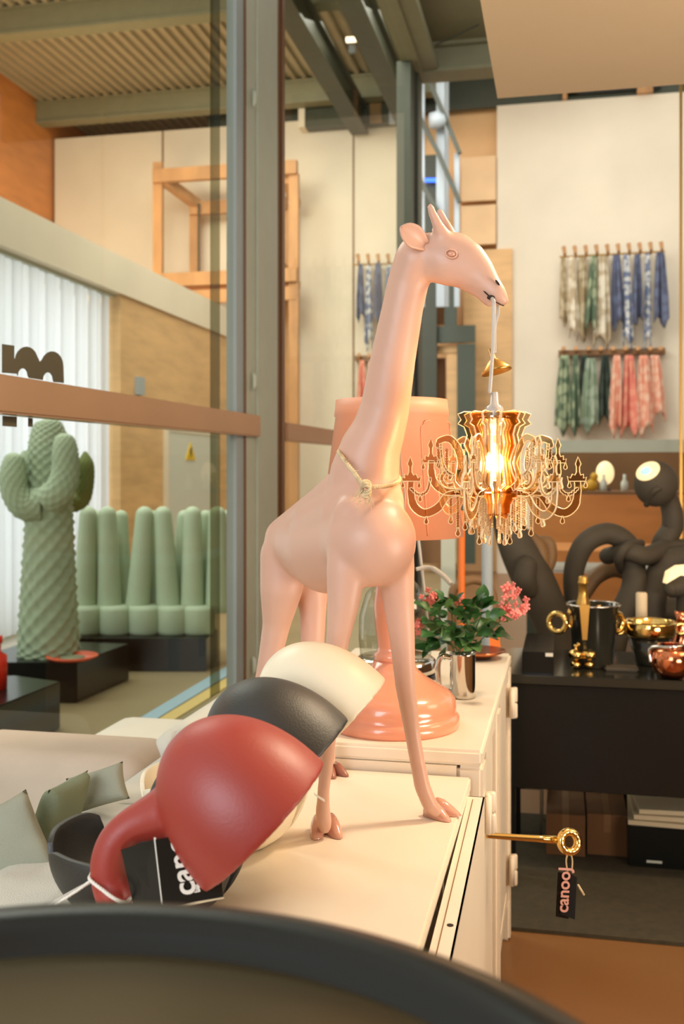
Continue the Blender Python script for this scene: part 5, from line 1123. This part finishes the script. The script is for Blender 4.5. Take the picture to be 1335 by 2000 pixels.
for q in range(4):
    a = q*PI/2+0.4; u = Vector((math.cos(a), math.sin(a), 0)); ell(bm, u*0.0045+Vector((0, 0, 0.001)), 0.0042, 0.0032, 0.0018, 8, 6, rot=Matrix((u, Vector((-u.y, u.x, 0)), UP)).transposed())
ell(bm, (0, 0, 0.0015), 0.0018, 0.0018, 0.0018, 6, 4); fme = bpy.data.meshes.new('flower'); bm.to_mesh(fme); bm.free(); fme.materials.append(M['petal'])
def floc(n, x0, x1, y0, y1, dz=0.03):
    for i in range(n):
        a = rr.uniform(0, 2*PI); r_ = math.sqrt(rr.random()); x = (x0+x1)/2+(x1-x0)/2*r_*math.cos(a); y = (y0+y1)/2+(y1-y0)/2*r_*math.sin(a)
        o = bpy.data.objects.new('flower', fme); COL.objects.link(o); o.parent = fl; o.location = P(x, y, dm+rr.uniform(-dz, dz))-fb
        o.rotation_euler = (rr.uniform(0.8, 2.2), rr.uniform(-.6, .6), rr.uniform(-1, 1)); k = rr.uniform(0.8, 1.35); o.scale = (k, k, k)
floc(44, 968, 1030, 1138, 1214); floc(12, 822, 852, 1150, 1182); floc(8, 812, 824, 1208, 1240); floc(6, 886, 912, 1164, 1180); floc(5, 975, 992, 1190, 1206)
# orange card and copper dish at the end of the cabinet
q_ = PZ(967, 1274, FT); bm = NB(); dq = (q_-CAM).dot(FW); slab(bm, [P(957, 1273, dq), P(978, 1274, dq), P(975, 1244, dq+.01), P(955, 1240, dq+.01)], FW*0.003); tag(obj('orange_card', bm, M['orange']), 'small orange card standing at the far end of the white cabinet', 'card')
c2 = PZ(990, 1281, FT)+FW*0.02; c2.x = -0.235
cdh = thing('copper_dish', 'shallow copper dish at the far corner of the white cabinet', 'dish', Vector((c2.x, 2.94, FT)))
lz('dish', [(0, 0), (0.03, 0), (0.035, 0.004), (0.075, 0.022), (0.074, 0.025), (0.033, 0.008), (0, 0.006)], Vector((c2.x, 2.94, FT)), M['copper'], cdh, 36)
# glass cloche on a chrome base
cl_ = P(772, 1, 2.66); cl_.z = FT; r_ = 0.108
cc_ = thing('glass_cloche', 'clear glass cloche with chrome foot behind the pink lamp', 'cloche', cl_)
lz('foot', [(0, 0), (r_, 0), (r_+0.002, 0.006), (r_+0.002, 0.010), (0, 0.010)], cl_, M['blackbox'], cc_, 48)
lz('base', [(0, 0.0105), (r_-0.004, 0.0105), (r_-0.002, 0.02), (r_-0.004, 0.045), (r_-0.016, 0.055), (0, 0.056)], cl_, M['chrome'], cc_, 48)
lz('dome', [(r_-0.016, 0.056), (r_-0.012, 0.10), (r_-0.014, 0.16), (r_-0.03, 0.215), (r_-0.06, 0.25), (0.015, 0.266), (0.012, 0.275), (0.018, 0.29), (0, 0.30)], cl_, M['cloche'], cc_, 48)
bm = NB(); tube(bm, bez([P(812, 1112, 2.62), P(838, 1108, 2.62), P(862, 1122, 2.60), P(880, 1140, 2.58)], 8), [0.005]*10+[0.007]*15, 8); tube(bm, bez([P(816, 1050, 2.66), P(822, 1100, 2.66), P(832, 1190, 2.66), P(836, 1250, 2.66)], 6), 0.004, 8)
tag(obj('clear_spout', bm, M['cordclear'], smooth=True), 'clear curved tubes arching between the giraffe chest and flowers', 'tube')
def pole(px, y0, d, r, m, name, lab, w2=None):
    p = P(px, y0, d); t = thing(name, lab, 'pole', (p.x, p.y, 0)); bm = NB(); lathe(bm, [(0, 0.012), (r, 0.012), (r, p.z), (r*0.8, p.z+0.004), (0, p.z+0.004)], (p.x, p.y, 0), 24); obj('shaft', bm, m, t, True)
    bm = NB(); lathe(bm, [(0, 0), (r*3.5, 0), (r*3.5, 0.008), (r*1.2, 0.012), (0, 0.012)], (p.x, p.y, 0), 24); obj('base', bm, m, t, True)
pole(901, 1000, 3.45, 0.0115, M['orange'], 'orange_pole', 'bright orange slender pole behind the flowers')
pole(951, 985, 3.50, 0.019, M['postblue'], 'white_pole', 'pale blue-white pole behind the flowers, right of the orange one')
p = P(875, 985, 3.9); bm = NB(); box(bm, p.x-0.027, p.y-0.01, 0.0, p.x+0.027, p.y+0.01, p.z); tag(obj('grey_panel', bm, M['frame']), 'narrow pale grey upright panel left of the orange pole', 'panel')
pz_ = P(925, 1150, 3.7); rg2 = thing('brown_hoop', 'brown arched tube standing behind the flowers and poles', 'sculpture', (pz_.x, pz_.y, 0.012))
bm = NB(); tube(bm, bez([P(884, 1743, 3.65)*1, P(884, 1400, 3.7), P(882, 1180, 3.7), P(895, 1145, 3.7), P(925, 1132, 3.7), P(955, 1148, 3.7), P(964, 1200, 3.7), P(964, 1400, 3.7)], 8), 0.017, 14); obj('arch', bm, M['tube_brown'], rg2, True)

# ================================================================= ROOM SHELL BEHIND AND BESIDE THE CAMERA
bm = NB(); box(bm, GX, -3.6, 0, 5.5, -3.5, 3.6); struct('wall_front', bm, M['plydark'])
bm = NB(); box(bm, 5.4, -3.5, 0, 5.5, 8.0, 3.6); struct('wall_right', bm, M['plydark'])
